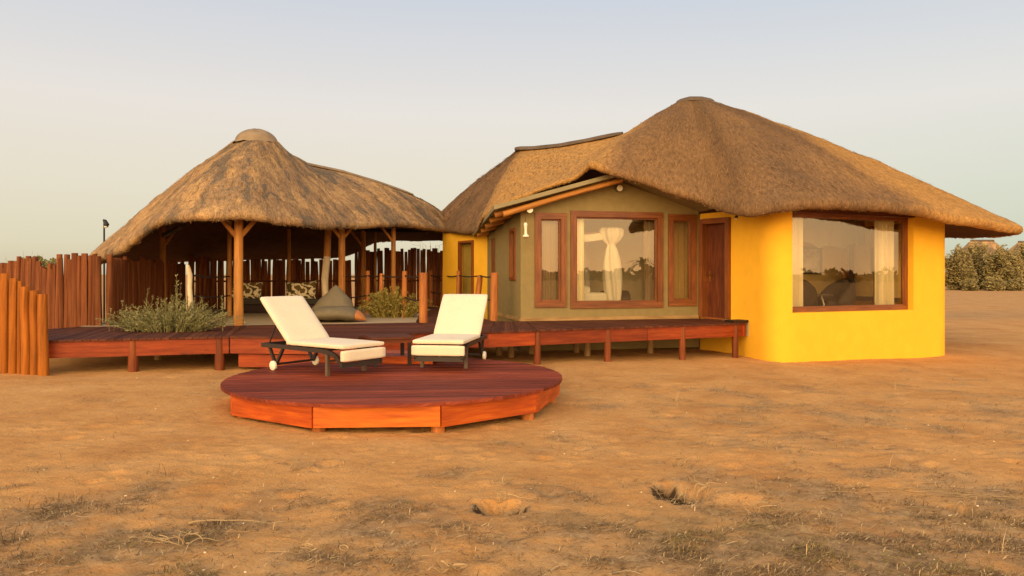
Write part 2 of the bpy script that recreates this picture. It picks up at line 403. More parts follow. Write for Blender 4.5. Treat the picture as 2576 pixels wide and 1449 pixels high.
gme = gb.mesh('ground'); gme.shade_smooth()
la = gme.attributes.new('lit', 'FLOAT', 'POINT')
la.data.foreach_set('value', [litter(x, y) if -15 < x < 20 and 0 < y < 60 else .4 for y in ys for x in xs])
def ground_mat():
    m, t, b = material('red_sand', .97, .08)
    o = coords(t, 'obj')
    a = N(t, 'ShaderNodeAttribute', attribute_name='lit')
    n1 = noise_n(t, o, 1.1, 6, .65); n2 = noise_n(t, o, 11, 5, .7); n3 = noise_n(t, o, 95, 4, .7); n4 = noise_n(t, coords(t, 'obj', (.5, 1.7, 1)), .55, 4, .6)
    sand = ramp(t, n1, [(.28, (.44, .203, .066)), (.5, (.585, .302, .105)), (.72, (.665, .370, .142))])
    sand = mix(t, .4, sand, ramp(t, n2, [(.3, (.72, .70, .68)), (.7, (1.2, 1.2, 1.2))]), 'MULTIPLY')
    sand = mix(t, .85, sand, ramp(t, n3, [(.3, (.62, .60, .58)), (.52, (1.0, 1.0, 1.0)), (.72, (1.3, 1.3, 1.3))]), 'MULTIPLY')
    litter_shade = ramp(t, n2, [(.3, (.15, .100, .056)), (.5, (.33, .212, .108)), (.72, (.52, .34, .17))])
    litter_shade = mix(t, ramp(t, n4, [(.56, (0, 0, 0)), (.68, (.30, .30, .30))]), litter_shade, (.24, .17, .05))
    s = N(t, 'ShaderNodeMath', operation='ADD'); t.links.new(a.outputs['Fac'], s.inputs[0])
    s2 = N(t, 'ShaderNodeMath', operation='MULTIPLY_ADD'); s2.inputs[1].default_value = .9; s2.inputs[2].default_value = -.45
    t.links.new(n2, s2.inputs[0]); t.links.new(s2.outputs[0], s.inputs[1])
    f = ramp(t, s.outputs[0], [(.22, (0, 0, 0)), (.85, (.85, .85, .85))])
    hole_shade = N(t, 'ShaderNodeMath', operation='SUBTRACT', use_clamp=True); hole_shade.inputs[1].default_value = 1.0; t.links.new(a.outputs['Fac'], hole_shade.inputs[0])
    f2 = ramp(t, hole_shade.outputs[0], [(.05, (0, 0, 0)), (.6, (1, 1, 1))])  # mask for the near-black that darkens the holes, shade put into the colour
    t.links.new(mix(t, f2, mix(t, f, sand, litter_shade), (.07, .042, .022)), b.inputs['Base Color'])
    hs = N(t, 'ShaderNodeMath', operation='MULTIPLY_ADD'); hs.inputs[1].default_value = .3; t.links.new(n3, hs.inputs[0]); t.links.new(n2, hs.inputs[2])
    bump(t, b, hs.outputs[0], .75, .03)
    return m
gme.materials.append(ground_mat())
go = bpy.data.objects.new('ground', gme); C.objects.link(go); go['kind'] = 'structure'

# ------------------------------------------------------------------ thatched roofs
def hermite(cp, closed, n_of):
    """cp: list of rows of Vectors (several tracks); chord-length cubic interpolation along track 1"""
    n = len(cp); T = len(cp[0]); res = []
    def seglen(i): return max(.05, (cp[(i + 1) % n][1] - cp[i][1]).length + .3 * (cp[(i + 1) % n][0] - cp[i][0]).length)
    L = [seglen(i) for i in range(n)]
    def tan(i, k):
        a, c, d = cp[(i - 1) % n][k], cp[i][k], cp[(i + 1) % n][k]
        l0, l1 = L[(i - 1) % n], L[i]
        return ((c - a) / l0 * l1 + (d - c) / l1 * l0) / (l0 + l1)
    for i in range(n if closed else n - 1):
        m = n_of(L[i])
        for j in range(m):
            t = j / m; h = L[i]; row = []
            for k in range(T):
                p0, p1 = cp[i][k], cp[(i + 1) % n][k]; m0, m1 = tan(i, k) * h, tan((i + 1) % n, k) * h
                row.append(p0 * (2*t**3 - 3*t**2 + 1) + m0 * (t**3 - 2*t**2 + t) + p1 * (-2*t**3 + 3*t**2) + m1 * (t**3 - t**2))
            res.append(row)
    return res

def thatch_roof(cols, parent, mat, amp, nrow=44, dens=900, seed=1, tone=None):
    """cols: (top, eave_edge, thickness, bulge) round the whole roof"""
    cp = [[t, e, V((th, bl, tone(i) if tone else 0))] for i, (t, e, th, bl) in enumerate(cols)]
    rowsx = hermite(cp, True, lambda l: max(2, int(l / .07)))
    top_rows, lin_rows, sts = [], [], []
    u = 0; prev = None; surf = []
    Z = V((0, 0, 1))
    for (t, e, q) in rowsx:
        th, bl = q.x, q.y
        s = (e - t).normalized(); nn = (Z - s * Z.dot(s)).normalized()
        S1 = e + nn * th * .85
        if prev is not None: u += (e - prev).length
        prev = e
        col = []; stc = []; L = (S1 - t).length
        for i in range(nrow + 1):
            f = (i / nrow); p = t + (S1 - t) * f + nn * bl * sin(pi * f) * (1 - .35 * f)
            k = min(1, f * 6)
            p = p + nn * k * (amp * fbm(p.x * 1.0, p.y + p.z, 1.1, 3, seed) + amp * .45 * fbm(p.x, p.y + p.z, 4.5, 3, seed + 5) + amp * .25 * fbm(p.x, p.y + p.z, 13, 2, seed + 9))
            col.append(p); stc.append((u, f * L, q.z))
        c = col[-1] - nn * th / 2
        for kk in range(1, 6):
            a = pi * kk / 6; r = th / 2
            col.append(c + (nn * cos(a) + s * sin(a) * 1.1) * r + V((noise.noise(V((u * 9, kk, 0))), noise.noise(V((u * 9, kk, 5))), noise.noise(V((u * 9, kk, 9))))) * .02)
            stc.append((u, L + .05 * kk, q.z))
        und = [t + (S1 - t) * f + nn * (bl * sin(pi * f) * (1 - .35 * f) - th) for f in (1, .8, .6, .4, .2, .0)]
        col.append(und[0]); stc.append((u, L + .3, q.z))
        top_rows.append(col); sts.append(stc); lin_rows.append([und[0] - nn * .004] + [p - nn * .004 for p in und[1:]])
        surf.append((col, s, nn, L, u))
    top_rows.append(top_rows[0]); sts.append([(u + .07, b, c_) for (a, b, c_) in sts[0]]); lin_rows.append(lin_rows[0])
    mb = MB(); mb.grid(top_rows, sts); roof = obj('roof', mb, mat, parent, 60)
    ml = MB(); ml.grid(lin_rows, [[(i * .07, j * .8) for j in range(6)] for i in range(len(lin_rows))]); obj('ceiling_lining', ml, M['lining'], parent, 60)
    # loose straw on the surface and along the eave
    rs_ = random.Random(seed); st = MB()
    for _ in range(dens):
        i = rs_.randrange(len(surf) - 1); col, s, nn, L, u_ = surf[i]
        f = rs_.random() ** .8; k = int(f * nrow); p = col[k]
        if p.y > 21: continue
        tdir = s.cross(nn)
        l = rs_.uniform(.08, .22); wd = rs_.uniform(.004, .009)
        d = (s * rs_.uniform(.7, 1) + tdir * rs_.uniform(-.35, .35) + nn * rs_.uniform(-.02, .14)).normalized()
        b = p + nn * .006 + tdir * rs_.uniform(-.05, .05)
        st.add([b - tdir * wd, b + tdir * wd, b + d * l + tdir * wd * .4, b + d * l - tdir * wd * .4], [(0, 1, 2, 3)], None, rs_.random() * .6)
    for _ in range(int(dens * .5)):
        i = rs_.randrange(len(surf) - 1); col, s, nn, L, u_ = surf[i]
        p = col[nrow + rs_.randrange(1, 6)]
        tdir = s.cross(nn)
        d = (s * rs_.uniform(.3, 1) - Z * rs_.uniform(.0, .5) + tdir * rs_.uniform(-.5, .5)).normalized(); l = rs_.uniform(.02, .055); wd = rs_.uniform(.004, .008)
        b = p + tdir * rs_.uniform(-.05, .05)
        st.add([b - tdir * wd, b + tdir * wd, b + d * l], [(0, 1, 2)], None, rs_.random() * .8)
    obj('loose_straw', st, M['straw'], roof, None, 'stuff')
    return roof, surf

def ridge_cap(pts, rad, mat, parent, flat=.75):
    pts = [V(p) for p in pts]; fine = []
    for i in range(len(pts) - 1):
        for j in range(6): fine.append(pts[i].lerp(pts[i + 1], j / 6))
    fine.append(pts[-1]); mb = MB(); rows = []
    n = len(fine)
    for i, p in enumerate(fine):
        t = (fine[min(i + 1, n - 1)] - fine[max(i - 1, 0)]).normalized(); sd = t.cross(V((0, 0, 1))).normalized()
        e = min(1, sqrt(max(.02, min(i, n - 1 - i) / 2.0))); r = rad * (.55 + .45 * e) * (1 + .08 * noise.noise(p * 3))
        rows.append([p + sd * cos(a) * r + V((0, 0, 1)) * (sin(a) * r * flat - r * .25) for a in [pi * 1.12 * k / 10 - .06 * pi for k in range(11)]] + [p - V((0, 0, rad * .7))])
    mb.grid(rows, closed=True)
    m = len(rows[0]); mb.f.append(tuple(range(m))); mb.f.append(tuple((n - 1) * m + k for k in range(m - 1, -1, -1)))
    return obj('ridge_cap', mb, mat, parent, 50)

# ------------------------------------------------------------------ walls with openings
def round_path(pts, rads, n=10):
    res = []
    for i, p in enumerate(pts):
        p = V(p); r = rads[i]
        if r == 0 or i in (0, len(pts) - 1): res.append(p); continue
        a = (V(pts[i - 1]) - p).normalized(); b = (V(pts[i + 1]) - p).normalized()
        for k in range(n + 1):
            t = k / n; q0 = p + a * r; q1 = p + b * r
            res.append((1 - t) ** 2 * q0 + 2 * t * (1 - t) * p + t * t * q1)
    return res
def wall(name, path, th, z0, ztop, openings, mat, parent, zsub=()):
    path = [V(p) for p in path]; S = [0]
    for i in range(1, len(path)): S.append(S[-1] + (path[i] - path[i - 1]).length)
    def pt(s):
        for i in range(1, len(path)):
            if s <= S[i] + 1e-9:
                return path[i - 1].lerp(path[i], (s - S[i - 1]) / max(1e-9, S[i] - S[i - 1]))
        return path[-1].copy()
    def nrm(s):
        e = .03; d = (pt(min(S[-1], s + e)) - pt(max(0, s - e))).normalized(); return V((-d.y, d.x))
    ss = sorted(set([round(x, 4) for x in S] + [round(x, 4) for o in openings for x in o[:2]]))
    ss = [x for i, x in enumerate(ss) if i == 0 or x - ss[i - 1] > .002]
    zs = sorted(set([z0] + list(zsub) + [x for o in openings for x in o[2:4]])) + [None]
    ns, nz = len(ss), len(zs)
    def zz(i, j): return ztop(ss[i]) if zs[j] is None else zs[j]
    full = [[True] * (nz - 1) for _ in range(ns - 1)]
    for i in range(ns - 1):
        for j in range(nz - 1):
            sm = (ss[i] + ss[i + 1]) / 2; zm = (zz(i, j) + zz(i, j + 1)) / 2
            for o in openings:
                if o[0] < sm < o[1] and o[2] < zm < o[3]: full[i][j] = False
    mb = MB(); idx = {}
    vs, st = [], []
    for i in range(ns):
        p = pt(ss[i]); nn = nrm(ss[i])
        for j in range(nz):
            z = zz(i, j)
            for k in (0, 1):
                q = p + nn * th * k; idx[(i, j, k)] = len(vs); vs.append((q.x, q.y, z)); st.append((ss[i], z))
    fs = []
    F = lambda i, j: 0 <= i < ns - 1 and 0 <= j < nz - 1 and full[i][j]
    for i in range(ns - 1):
        for j in range(nz - 1):
            if not full[i][j]: continue
            a, b, c, d = (i, j), (i + 1, j), (i + 1, j + 1), (i, j + 1)
            fs.append(tuple(idx[(*q, 0)] for q in (a, b, c, d))); fs.append(tuple(idx[(*q, 1)] for q in (d, c, b, a)))
            if not F(i - 1, j): fs.append((idx[(*a, 0)], idx[(*d, 0)], idx[(*d, 1)], idx[(*a, 1)]))
            if not F(i + 1, j): fs.append((idx[(*b, 0)], idx[(*b, 1)], idx[(*c, 1)], idx[(*c, 0)]))
            if not F(i, j - 1): fs.append((idx[(*a, 0)], idx[(*a, 1)], idx[(*b, 1)], idx[(*b, 0)]))
            if not F(i, j + 1): fs.append((idx[(*d, 0)], idx[(*c, 0)], idx[(*c, 1)], idx[(*d, 1)]))
    mb.add(vs, fs, st)
    o = obj(name, mb, mat, parent, 35)
    return o, pt, nrm
def window(parent, a, b, z0, z1, fw, proud, depth, mat_f, nrm_out, glass=True, back=.05):
    """framed window between 2-D points a and b; nrm_out points outdoors"""
    a, b, n = V(a), V(b), V((nrm_out[0], nrm_out[1], 0)); u = (b - a).normalized(); u3 = V((u.x, u.y, 0)); Zv = V((0, 0, 1))
    A = V((a.x, a.y, 0)); L = (b - a).length; mid = n * (proud - depth) / 2; hd = n * (proud + depth) / 2
    mb = MB()
    mb.box(A + u3 * L / 2 + Zv * (z1 - fw / 2) + mid, u3 * L / 2, hd, Zv * fw / 2)
    mb.box(A + u3 * L / 2 + Zv * (z0 + fw / 2) + mid * 1.0, u3 * L / 2, hd, Zv * fw / 2)
    for s in (fw / 2, L - fw / 2):
        mb.box(A + u3 * s + Zv * (z0 + z1) / 2 + mid * 1.001 - n * .003, Zv * ((z1 - z0) / 2 - fw), hd, u3 * fw / 2)
    fb = fw * .28                                        # inner bead
    for (s0, s1, y0, y1) in ((fw, fw + fb, z0 + fw, z1 - fw), (L - fw - fb, L - fw, z0 + fw, z1 - fw)):
        mb.box(A + u3 * (s0 + s1) / 2 + Zv * (y0 + y1) / 2 - n * (back - .01), Zv * (y1 - y0) / 2, n * .025, u3 * (s1 - s0) / 2)
    for y in (z0 + fw + fb / 2, z1 - fw - fb / 2):
        mb.box(A + u3 * L / 2 + Zv * y - n * (back - .01), u3 * (L / 2 - fw - fb), n * .025, Zv * fb / 2)
    wo = obj('window', mb, mat_f, parent)
    if glass:
        g = MB(); g.box(A + u3 * L / 2 + Zv * (z0 + z1) / 2 - n * back, u3 * (L / 2 - fw), n * .003, Zv * ((z1 - z0) / 2 - fw))
        gm = M['glass']
        # one sheet is enough for a clean reflection
        g = MB(); c = A + u3 * L / 2 + Zv * (z0 + z1) / 2 - n * back; hx, hz = L / 2 - fw, (z1 - z0) / 2 - fw
        g.add([c - u3 * hx - Zv * hz, c + u3 * hx - Zv * hz, c + u3 * hx + Zv * hz, c - u3 * hx + Zv * hz], [(0, 1, 2, 3)])
        obj('pane', g, gm, wo)
    return wo
def curtain(a, b, z0, z1, pleats, amp, mat, label, flare=0, group=None, taper=None):
    a, b = V(a), V(b); u = (b - a); L = u.length; u.normalize(); n = V((-u.y, u.x)); mb = MB(); rows = []
    nx = pleats * 8; nz = 14; rr_ = random.Random(int(L * 1000) + pleats); ph = [rr_.uniform(-.5, .5) for _ in range(pleats + 2)]
    for j in range(nz + 1):
        z = lerp(z1, z0, j / nz); row = []
        for i in range(nx + 1):
            s = i / nx; k = s * pleats; off = sin(2 * pi * k + ph[int(k)] * .6) * amp * (1 + .35 * sin(k * 2.1 + j * .12)) * (.7 + .3 * j / nz)
            q = s
            if taper: q = .5 + (s - .5) * taper(j / nz)
            p = a + u * L * q + n * (off + flare * j / nz); row.append(V((p.x, p.y, z)))
        rows.append(row)
    mb.grid(rows)
    o = obj('curtain', mb, mat, None, 60); tag(o, label, 'curtain', group); return o
# ------------------------------------------------------------------ the main house
house = thing('thatched_house', 'yellow and olive plastered house under one large thatched roof', 'house', (4, 16.5, 0))
B0, B1, BA, B2 = V((-.62, 18.5)), V((.18, 15.2)), V((2.217, 15.709)), V((4.11, 16.182))
LB = (B1 - B0).length; LF = (B2 - B1).length; UB = (B2 - B1).normalized(); NB = V((UB.y, -UB.x))
def ztop_bed(s):
    if s <= LB: return lerp(2.5, 2.84, s / LB)
    u = s - LB; return lerp(2.84, 3.56, u / 2.1) if u < 2.1 else lerp(3.56, 2.95, (u - 2.1) / (LF - 2.1))
ZW0, ZW1 = .85, 2.88
wins = [(.30, .994), (1.08, 3.19), (3.31, 3.99)]
wz = [(.86, 2.83), (.83, 2.89), (.86, 2.86)]
ops = [(LB + a + .05, LB + b - .05, z0 + .05, z1 - .05) for (a, b), (z0, z1) in zip(wins, wz)]
ops += [(LB - .92, LB - .42, 1.44, 2.52), (LB - 3.02, LB - 2.46, .62, 2.42)]
wall('bedroom_wall', [B0, B1, BA, B2], .16, -.05, ztop_bed, ops, M['olive'], house)
FR = M['frame']
for (a, b), (z0, z1) in zip(wins, wz):
    window(house, B1 + UB * a, B1 + UB * b, z0, z1, .125, .035, .10, FR, NB, back=.06)
UL = (B0 - B1).normalized(); NL = V((UL.y, -UL.x)); NL = NL if NL.x < 0 else -NL
window(house, B1 + UL * .94, B1 + UL * .40, 1.42, 2.54, .07, .03, .1, FR, NL)
sd = MB(); q = B1 + UL * 2.74 - NL * .05
sd.box((q.x, q.y, 1.52), V((0, 0, .9)), V((UL.x, UL.y, 0)) * .28, V((NL.x, NL.y, 0)) * .03); obj('side_door', sd, FR, house)
sk = MB()                                                # skirting strip at the foot of the bay
for a, b, n_ in ((B1, B2, NB), (B1, B1 + UL * 2.4, NL)):
    a3, b3 = V((a.x, a.y, .615)) + V((n_.x, n_.y, 0)) * .012, V((b.x, b.y, .615)) + V((n_.x, n_.y, 0)) * .012
    sk.bar(a3, b3, .022, .07)
obj('skirting', sk, M['palepost'], house)

Y0, Y1, Y2, Y3, Y4 = V((4.14, 16.20)), V((4.62, 15.45)), V((4.93, 13.78)), V((9.4, 15.7)), V((8.5, 18.9))
ypath = round_path([Y0, Y1, Y2, Y3, Y4], [0, 0, .62, .42, 0])
def s_of(path, test):
    s = 0
    for i in range(1, len(path)):
        d = path[i] - path[i - 1]; n = max(1, int(d.length / .004))
        for k in range(n):
            p = path[i - 1] + d * (k / n)
            if test(p): return s + d.length * k / n, p
        s += d.length
    return s, path[-1]
PXX = lambda p: CXP + p.x / p.y * FPX
s_a, p_a = s_of(ypath, lambda p: p.y < 14.6 and PXX(p) > 1993)
s_b, p_b = s_of(ypath, lambda p: PXX(p) > 2298)
WZ0, WZ1 = .815, 2.76
ydoor = (.03, .86, .60, 2.76)
LY = sum((ypath[i] - ypath[i - 1]).length for i in range(1, len(ypath)))
yside_added = (LY - 2.75, LY - .45, .9, 2.7)  # unseen side opening, added to brighten the living room
wall('living_room_wall', ypath, .30, -.55, lambda s: 2.88, [(s_a, s_b, WZ0, WZ1), ydoor, yside_added], M['yellow'], house, (.2,))
UY = (Y3 - Y2).normalized(); NY = V((UY.y, -UY.x))
window(house, p_a - NY * .13 - UY * .0, p_b - NY * .13, WZ0, WZ1, .085, .0, .09, FR, NY, back=.05)
us_ = (Y4 - Y3).normalized(); ns_ = V((us_.y, -us_.x)); e0, e1 = Y4 - us_ * 2.75, Y4 - us_ * .45
window(house, e0 - ns_ * .1, e1 - ns_ * .1, .9, 2.7, .085, .0, .09, FR, ns_)  # added window, out of view, lets more light into the living room
lt = MB(); c = (p_a + p_b) / 2 - NY * .06; lt.box((c.x, c.y, WZ1 + .005), V((UY.x, UY.y, 0)) * ((p_b - p_a).length / 2 - .006), V((NY.x, NY.y, 0)) * .12, V((0, 0, .045))); obj('lintel', lt, M['door'], house)
# front door in the yellow side wall
UD = (Y1 - Y0).normalized(); ND = V((UD.y, -UD.x)); ND = ND if ND.x < 0 else -ND
def dpt(s, off=0): p = Y0 + UD * s + ND * off; return V((p.x, p.y, 0))
U3, N3, Z3 = V((UD.x, UD.y, 0)), V((ND.x, ND.y, 0)), V((0, 0, 1))
door = MB(); door.box(dpt(.445, -.12) + Z3 * 1.66, Z3 * 1.04, U3 * .33, N3 * .02); door_o = obj('door', door, M['door'], house, label='dark front door of wide wooden panels')
df = MB()
for s in (.08, .81): df.box(dpt(s, -.06) + Z3 * 1.68, Z3 * 1.07, N3 * .13, U3 * .055)
df.box(dpt(.445, -.06) + Z3 * 2.70, U3 * .31, N3 * .13, Z3 * .06); df.box(dpt(.445, -.06) + Z3 * .605, U3 * .31, N3 * .13, Z3 * .018); obj('door_frame', df, FR, house)
pm = MB(); pm.box(V((0, 0, 0)), V((0, 0, .19)), U3 * .115, N3 * .014); pme = pm.mesh('panel'); pme.materials.append(M['door'])
for k in range(5):
    for s in (.31, .58):
        o = bpy.data.objects.new('panel', pme); C.objects.link(o); o.parent = door_o
        o.location = dpt(s, -.09) + Z3 * (.86 + .405 * k) - V(house.location)
hd = MB(); hd.tube([dpt(.2, -.09) + Z3 * 1.55, dpt(.2, -.02) + Z3 * 1.55, dpt(.33, -.02) + Z3 * 1.55], .012, 8); hd.box(dpt(.2, -.095) + Z3 * 1.5, Z3 * .11, U3 * .02, N3 * .006); obj('handle', hd, M['brass'], door_o)
# small yellow wing behind the olive bay
K0, K1 = V((-.62, 18.52)), V((-1.95, 20.7)); UK = (K0 - K1).normalized(); LK = (K0 - K1).length; NK = V((UK.y, -UK.x))
kd = (LK - 1.53, LK - .71, .6, 2.44)
wall('rear_wall', [K1, K0], .2, -.3, lambda s: 2.95, [kd], M['yellow'], house)
a, b = K1 + UK * kd[0], K1 + UK * kd[1]; bd = MB(); c = (a + b) / 2 - NK * .12
bd.box((c.x, c.y, 1.52), V((0, 0, .92)), V((UK.x, UK.y, 0)) * .41, V((NK.x, NK.y, 0)) * .02); rd = obj('rear_door', bd, M['paledoor'], house, label='flat olive coloured rear door in a wooden frame')
rf = MB()
for q, hw in ((a + UK * .03, 0), (b - UK * .03, 0)): rf.box((q.x, q.y, 1.52) , V((0, 0, .92)), V((NK.x, NK.y, 0)) * .05, V((UK.x, UK.y, 0)) * .03)
c = (a + b) / 2; rf.box((c.x, c.y, 2.41), V((UK.x, UK.y, 0)) * .35, V((NK.x, NK.y, 0)) * .05, V((0, 0, .03))); obj('frame', rf, FR, rd)
# interior shell
fl = MB(); fl.prism([(-.4, 18.3), (.32, 15.42), (4.2, 16.4), (4.9, 14.3), (8.9, 15.9), (8.4, 18.9), (7.2, 21), (0, 21.5)], .3, .60); obj('floor', fl, M['floor'], house)
ib = MB()
for a, b in (((-.3, 19.1), (4.3, 19.1)), ((4.45, 19.1), (4.27, 16.45))):
    a, b = V(a), V(b); ib.bar((a.x, a.y, 1.75), (b.x, b.y, 1.75), .1, 2.3)
obj('inner_wall', ib, M['inside'], house); ib = MB()
for a, b in (((4.55, 17.55), (8.95, 18.75)),): ib.bar((*a, 1.75), (*b, 1.75), .1, 2.3)
obj('inner_wall', ib, M['inside_yellow'], house)
ce = MB(); ce.prism([(-.3, 18.4), (.36, 15.45), (4.1, 16.42), (4.2, 19.0), (-.3, 19.0)], 2.90, 2.94); ce.prism([(4.62, 16.6), (5.2, 14.35), (9.0, 16.0), (8.4, 19.4), (4.6, 18.5)], 2.80, 2.84); obj('room_ceiling', ce, M['ceil'], house)

# green-grey sheet roof over the olive bay and its logs
tf = V((-.36, 14.72, 2.93)); ta = V((2.34, 15.22, 3.71)); tb = V((-1.04, 19.0, 2.60)); tab = V((1.1, 19.3, 3.55)); tr = V((4.25, 15.78, 3.02)); trb = V((3.2, 19.6, 2.9))
tm = MB(); dn = V((0, 0, .085))
def slab3(mb, q):
    vs = list(q) + [p - dn for p in q]; mb.add(vs, [(0, 1, 2, 3), (7, 6, 5, 4), (0, 4, 5, 1), (1, 5, 6, 2), (2, 6, 7, 3), (3, 7, 4, 0)])
slab3(tm, [tf, ta, tab, tb]); slab3(tm, [ta + V((.002, 0, 0)), tr, trb, tab + V((.002, 0, 0))]); obj('sheet_roof', tm, M['tin'], house)
lg = MB(); o3 = V((NB.x, NB.y, 0))
lg.tube([tf + V((.18, .13, -.17)), tf.lerp(ta, .5) + V((.02, .15, -.175)), ta + V((-.05, .14, -.19))], [.062, .058, .055], 10, wob=.03); obj('rake_log', lg, M['log'], house, 40)
for k in range(5):
    f = (.3 + k * .8) / 4.3; e = tf.lerp(tb, f) + V((.06, 0, -.15)); lg = MB(); dirn = (ta - tf).normalized()
    lg.tube([e, e + dirn * 1.0], [.055, .055], 9, wob=.03); obj('rafter_log', lg, M['log'], house, 40)
for (px, py, off) in ((1553, 475, .13), (1325, 530, .24)):
    r_ = (px - CXP) / FPX; u = (15.2 * r_ - .18) / (.970 - .2425 * r_); q = B1 + UB * u; q3 = P(px, py, q.y); lg = MB()
    c0 = q3 + o3 * off
    lg.tube([c0 - o3 * .11, c0], [.068, .068], 14); g_ = obj('purlin_log', lg, M['olive'], house, 40)
    cp = MB(); cp.tube([c0 + o3 * .002, c0 + o3 * .010], [.066, .066], 14); obj('log_end', cp, M['white'], g_, 40)

# thatched roof, columns run once round the house: (ridge point, eave edge, thickness, bulge)
ap = 17.5
hc = [
 (P(1300, 380, 19.5), V((-2.6, 23.5, 2.85)), .22, .05),
 (P(1300, 380, 19.5), P(1078, 578, 22.2), .22, .10),
 (P(1301, 380, 19.5), P(1115, 580, 20.8), .22, .12),
 (P(1303, 380, 19.5), P(1152, 581, 19.8), .22, .12),
 (P(1310, 379, 19.45), P(1190, 583, 18.9), .18, .10),
 (P(1340, 377, 19.35), P(1250, 527, 15.9), .10, .10),
 (P(1390, 371, 19.2), P(1320, 496, 15.6), .10, .02),
 (P(1450, 361, 19.0), P(1400, 466, 15.45), .10, -.08),
 (P(1525, 346, 18.7), P(1452, 449, 15.3), .12, -.12),
 (P(1575, 333, 18.4), P(1486, 423, 15.02), .15, .0),
 (P(1640, 296, 18.1), P(1518, 432, 14.88), .17, .16),
 (P(1690, 264, 17.8), P(1570, 448, 14.9), .19, .22),
 (P(1716, 251, 17.6), P(1640, 466, 15.1), .22, .25),
 (P(1727, 250, ap), P(1700, 487, 15.05), .24, .26),
 (P(1737, 250, ap), P(1765, 508, 14.75), 0.20, .27),
 (P(1745, 250, ap), P(1840, 530, 14.0), 0.23, .28),
 (P(1752, 250, ap), P(1895, 538, 13.5), 0.25, .30),
 (P(1758, 250, ap), P(1950, 531, 13.28), 0.24, .30),
 (P(1763, 250, ap), P(2010, 522, 13.35), 0.23, .30),
 (P(1768, 250, ap), P(2100, 521, 13.6), 0.23, .30),
 (P(1773, 250, ap), P(2200, 527, 13.95), 0.23, .28),
 (P(1778, 250, ap), P(2300, 540, 14.3), 0.23, .26),
 (P(1783, 251, ap), P(2400, 559, 14.7), 0.22, .23),
 (P(1787, 252, ap), P(2480, 574, 15.1), 0.21, .20),
 (P(1790, 253, ap), P(2552, 584, 15.6), 0.20, .16),
 (P(1790, 253, ap + .1), V((11.15, 17.2, 2.45)), 0.21, .18),
 (P(1790, 253, ap + .2), V((10.7, 20.0, 2.6)), .3, .25),
 (P(1780, 251, ap + .3), V((8.5, 22.3, 2.7)), .3, .25),
 (P(1750, 251, ap + .4), V((5.0, 22.8, 2.7)), .3, .25),
 (P(1716, 252, 17.7), V((3.6, 23.0, 2.75)), .3, .2),
 (P(1690, 266, 17.9), V((2.9, 23.15, 2.78)), .3, .2),
 (P(1640, 298, 18.2), V((2.2, 23.3, 2.8)), 0.21, .16),
 (P(1575, 335, 18.5), V((1.4, 23.5, 2.82)), .25, .1),
 (P(1525, 348, 18.8), V((0.6, 23.7, 2.85)), .25, .1),
 (P(1420, 368, 19.2), V((-.8, 23.8, 2.85)), .25, .1),
]
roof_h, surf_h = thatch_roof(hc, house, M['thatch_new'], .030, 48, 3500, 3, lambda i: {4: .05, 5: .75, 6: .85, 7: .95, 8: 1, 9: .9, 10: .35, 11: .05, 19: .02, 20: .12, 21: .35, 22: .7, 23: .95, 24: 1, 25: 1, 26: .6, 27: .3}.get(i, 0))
roof_h['label'] = 'golden brown main thatch rising over the gable'
ridge_cap([P(1296, 374, 19.5), P(1345, 373, 19.35), P(1410, 366, 19.1), P(1480, 353, 18.85), P(1566, 335, 18.4)], .115, M['cap_dark'], roof_h)
ridge_cap([P(1702, 259, 17.6), P(1735, 250, 17.5), P(1765, 250, 17.5), P(1795, 256, 17.5)], .13, M['cap_dark'], roof_h)

# ------------------------------------------------------------------ thatched pavilion on the left
lapa = thing('thatched_pavilion', 'open sided thatched pavilion on log posts left of the house', 'pavilion', (-5.2, 17, 0))
A = 17.0
lc = [
 (P(600, 346, A), P(262, 652, 15.6), .26, .10),
 (P(608, 345, A), P(308, 636, 15.0), .17, .14),
 (P(616, 345, A), P(353, 601, 14.4), .17, .16),
 (P(626, 349, A - .2), P(417, 562, 13.7), .17, .18),
 (P(634, 349, A - .3), P(500, 553, 13.3), .17, .18),
 (P(644, 349, A - .35), P(600, 549, 13.35), .17, .18),
 (P(658, 349, A - .3), P(700, 559, 14.0), .17, .10),
 (P(676, 349, A - .2), P(800, 568, 15.1), .17, .02),
 (P(693, 350, A), P(860, 571, 16.1), .17, -.02),
 (P(722, 379, 17.4), P(905, 570, 16.8), .17, .04),
 (P(765, 411, 17.9), P(950, 568, 17.5), .17, .12),
 (P(860, 433, 18.8), P(1016, 568, 18.6), .17, .16),
 (P(950, 460, 19.6), P(1078, 575, 19.8), .17, .18),
 (P(1025, 488, 20.4), P(1120, 583, 20.7), .17, .18),
 (P(1035, 490, 20.5), P(1152, 592, 21.5), .17, .15),
 (P(1035, 490, 20.6), V((-1.9, 23.4, 2.68)), .25, .15),
 (P(1015, 485, 20.5), V((-3.0, 23.8, 2.66)), .25, .15),
 (P(900, 446, 19.2), V((-4.3, 23.5, 2.62)), .25, .15),
 (P(765, 411, 18.0), V((-5.1, 23.2, 2.2)), .25, .1),
 (P(693, 350, 17.2), V((-7.2, 22.4, 2.05)), .25, .15),
 (P(655, 349, 17.4), V((-9.3, 20.6, 1.95)), .25, .15),
 (P(620, 349, 17.2), V((-9.6, 17.8, 1.9)), .25, .15),
]
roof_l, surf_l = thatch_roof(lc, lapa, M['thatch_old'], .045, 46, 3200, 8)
roof_l['label'] = 'weathered patchy thatch of the pavilion'
cm = MB(); c0 = P(645, 355, A - .03); rows = []
for i in range(9):
    a = pi / 2 * i / 8; rows.append([c0 + V((cos(k * 2 * pi / 28) * .475 * cos(a), sin(k * 2 * pi / 28) * .45 * cos(a), .29 * sin(a) ** 1.15 * (1 + .06 * sin(k * 1.3)) - .02)) for k in range(28)])
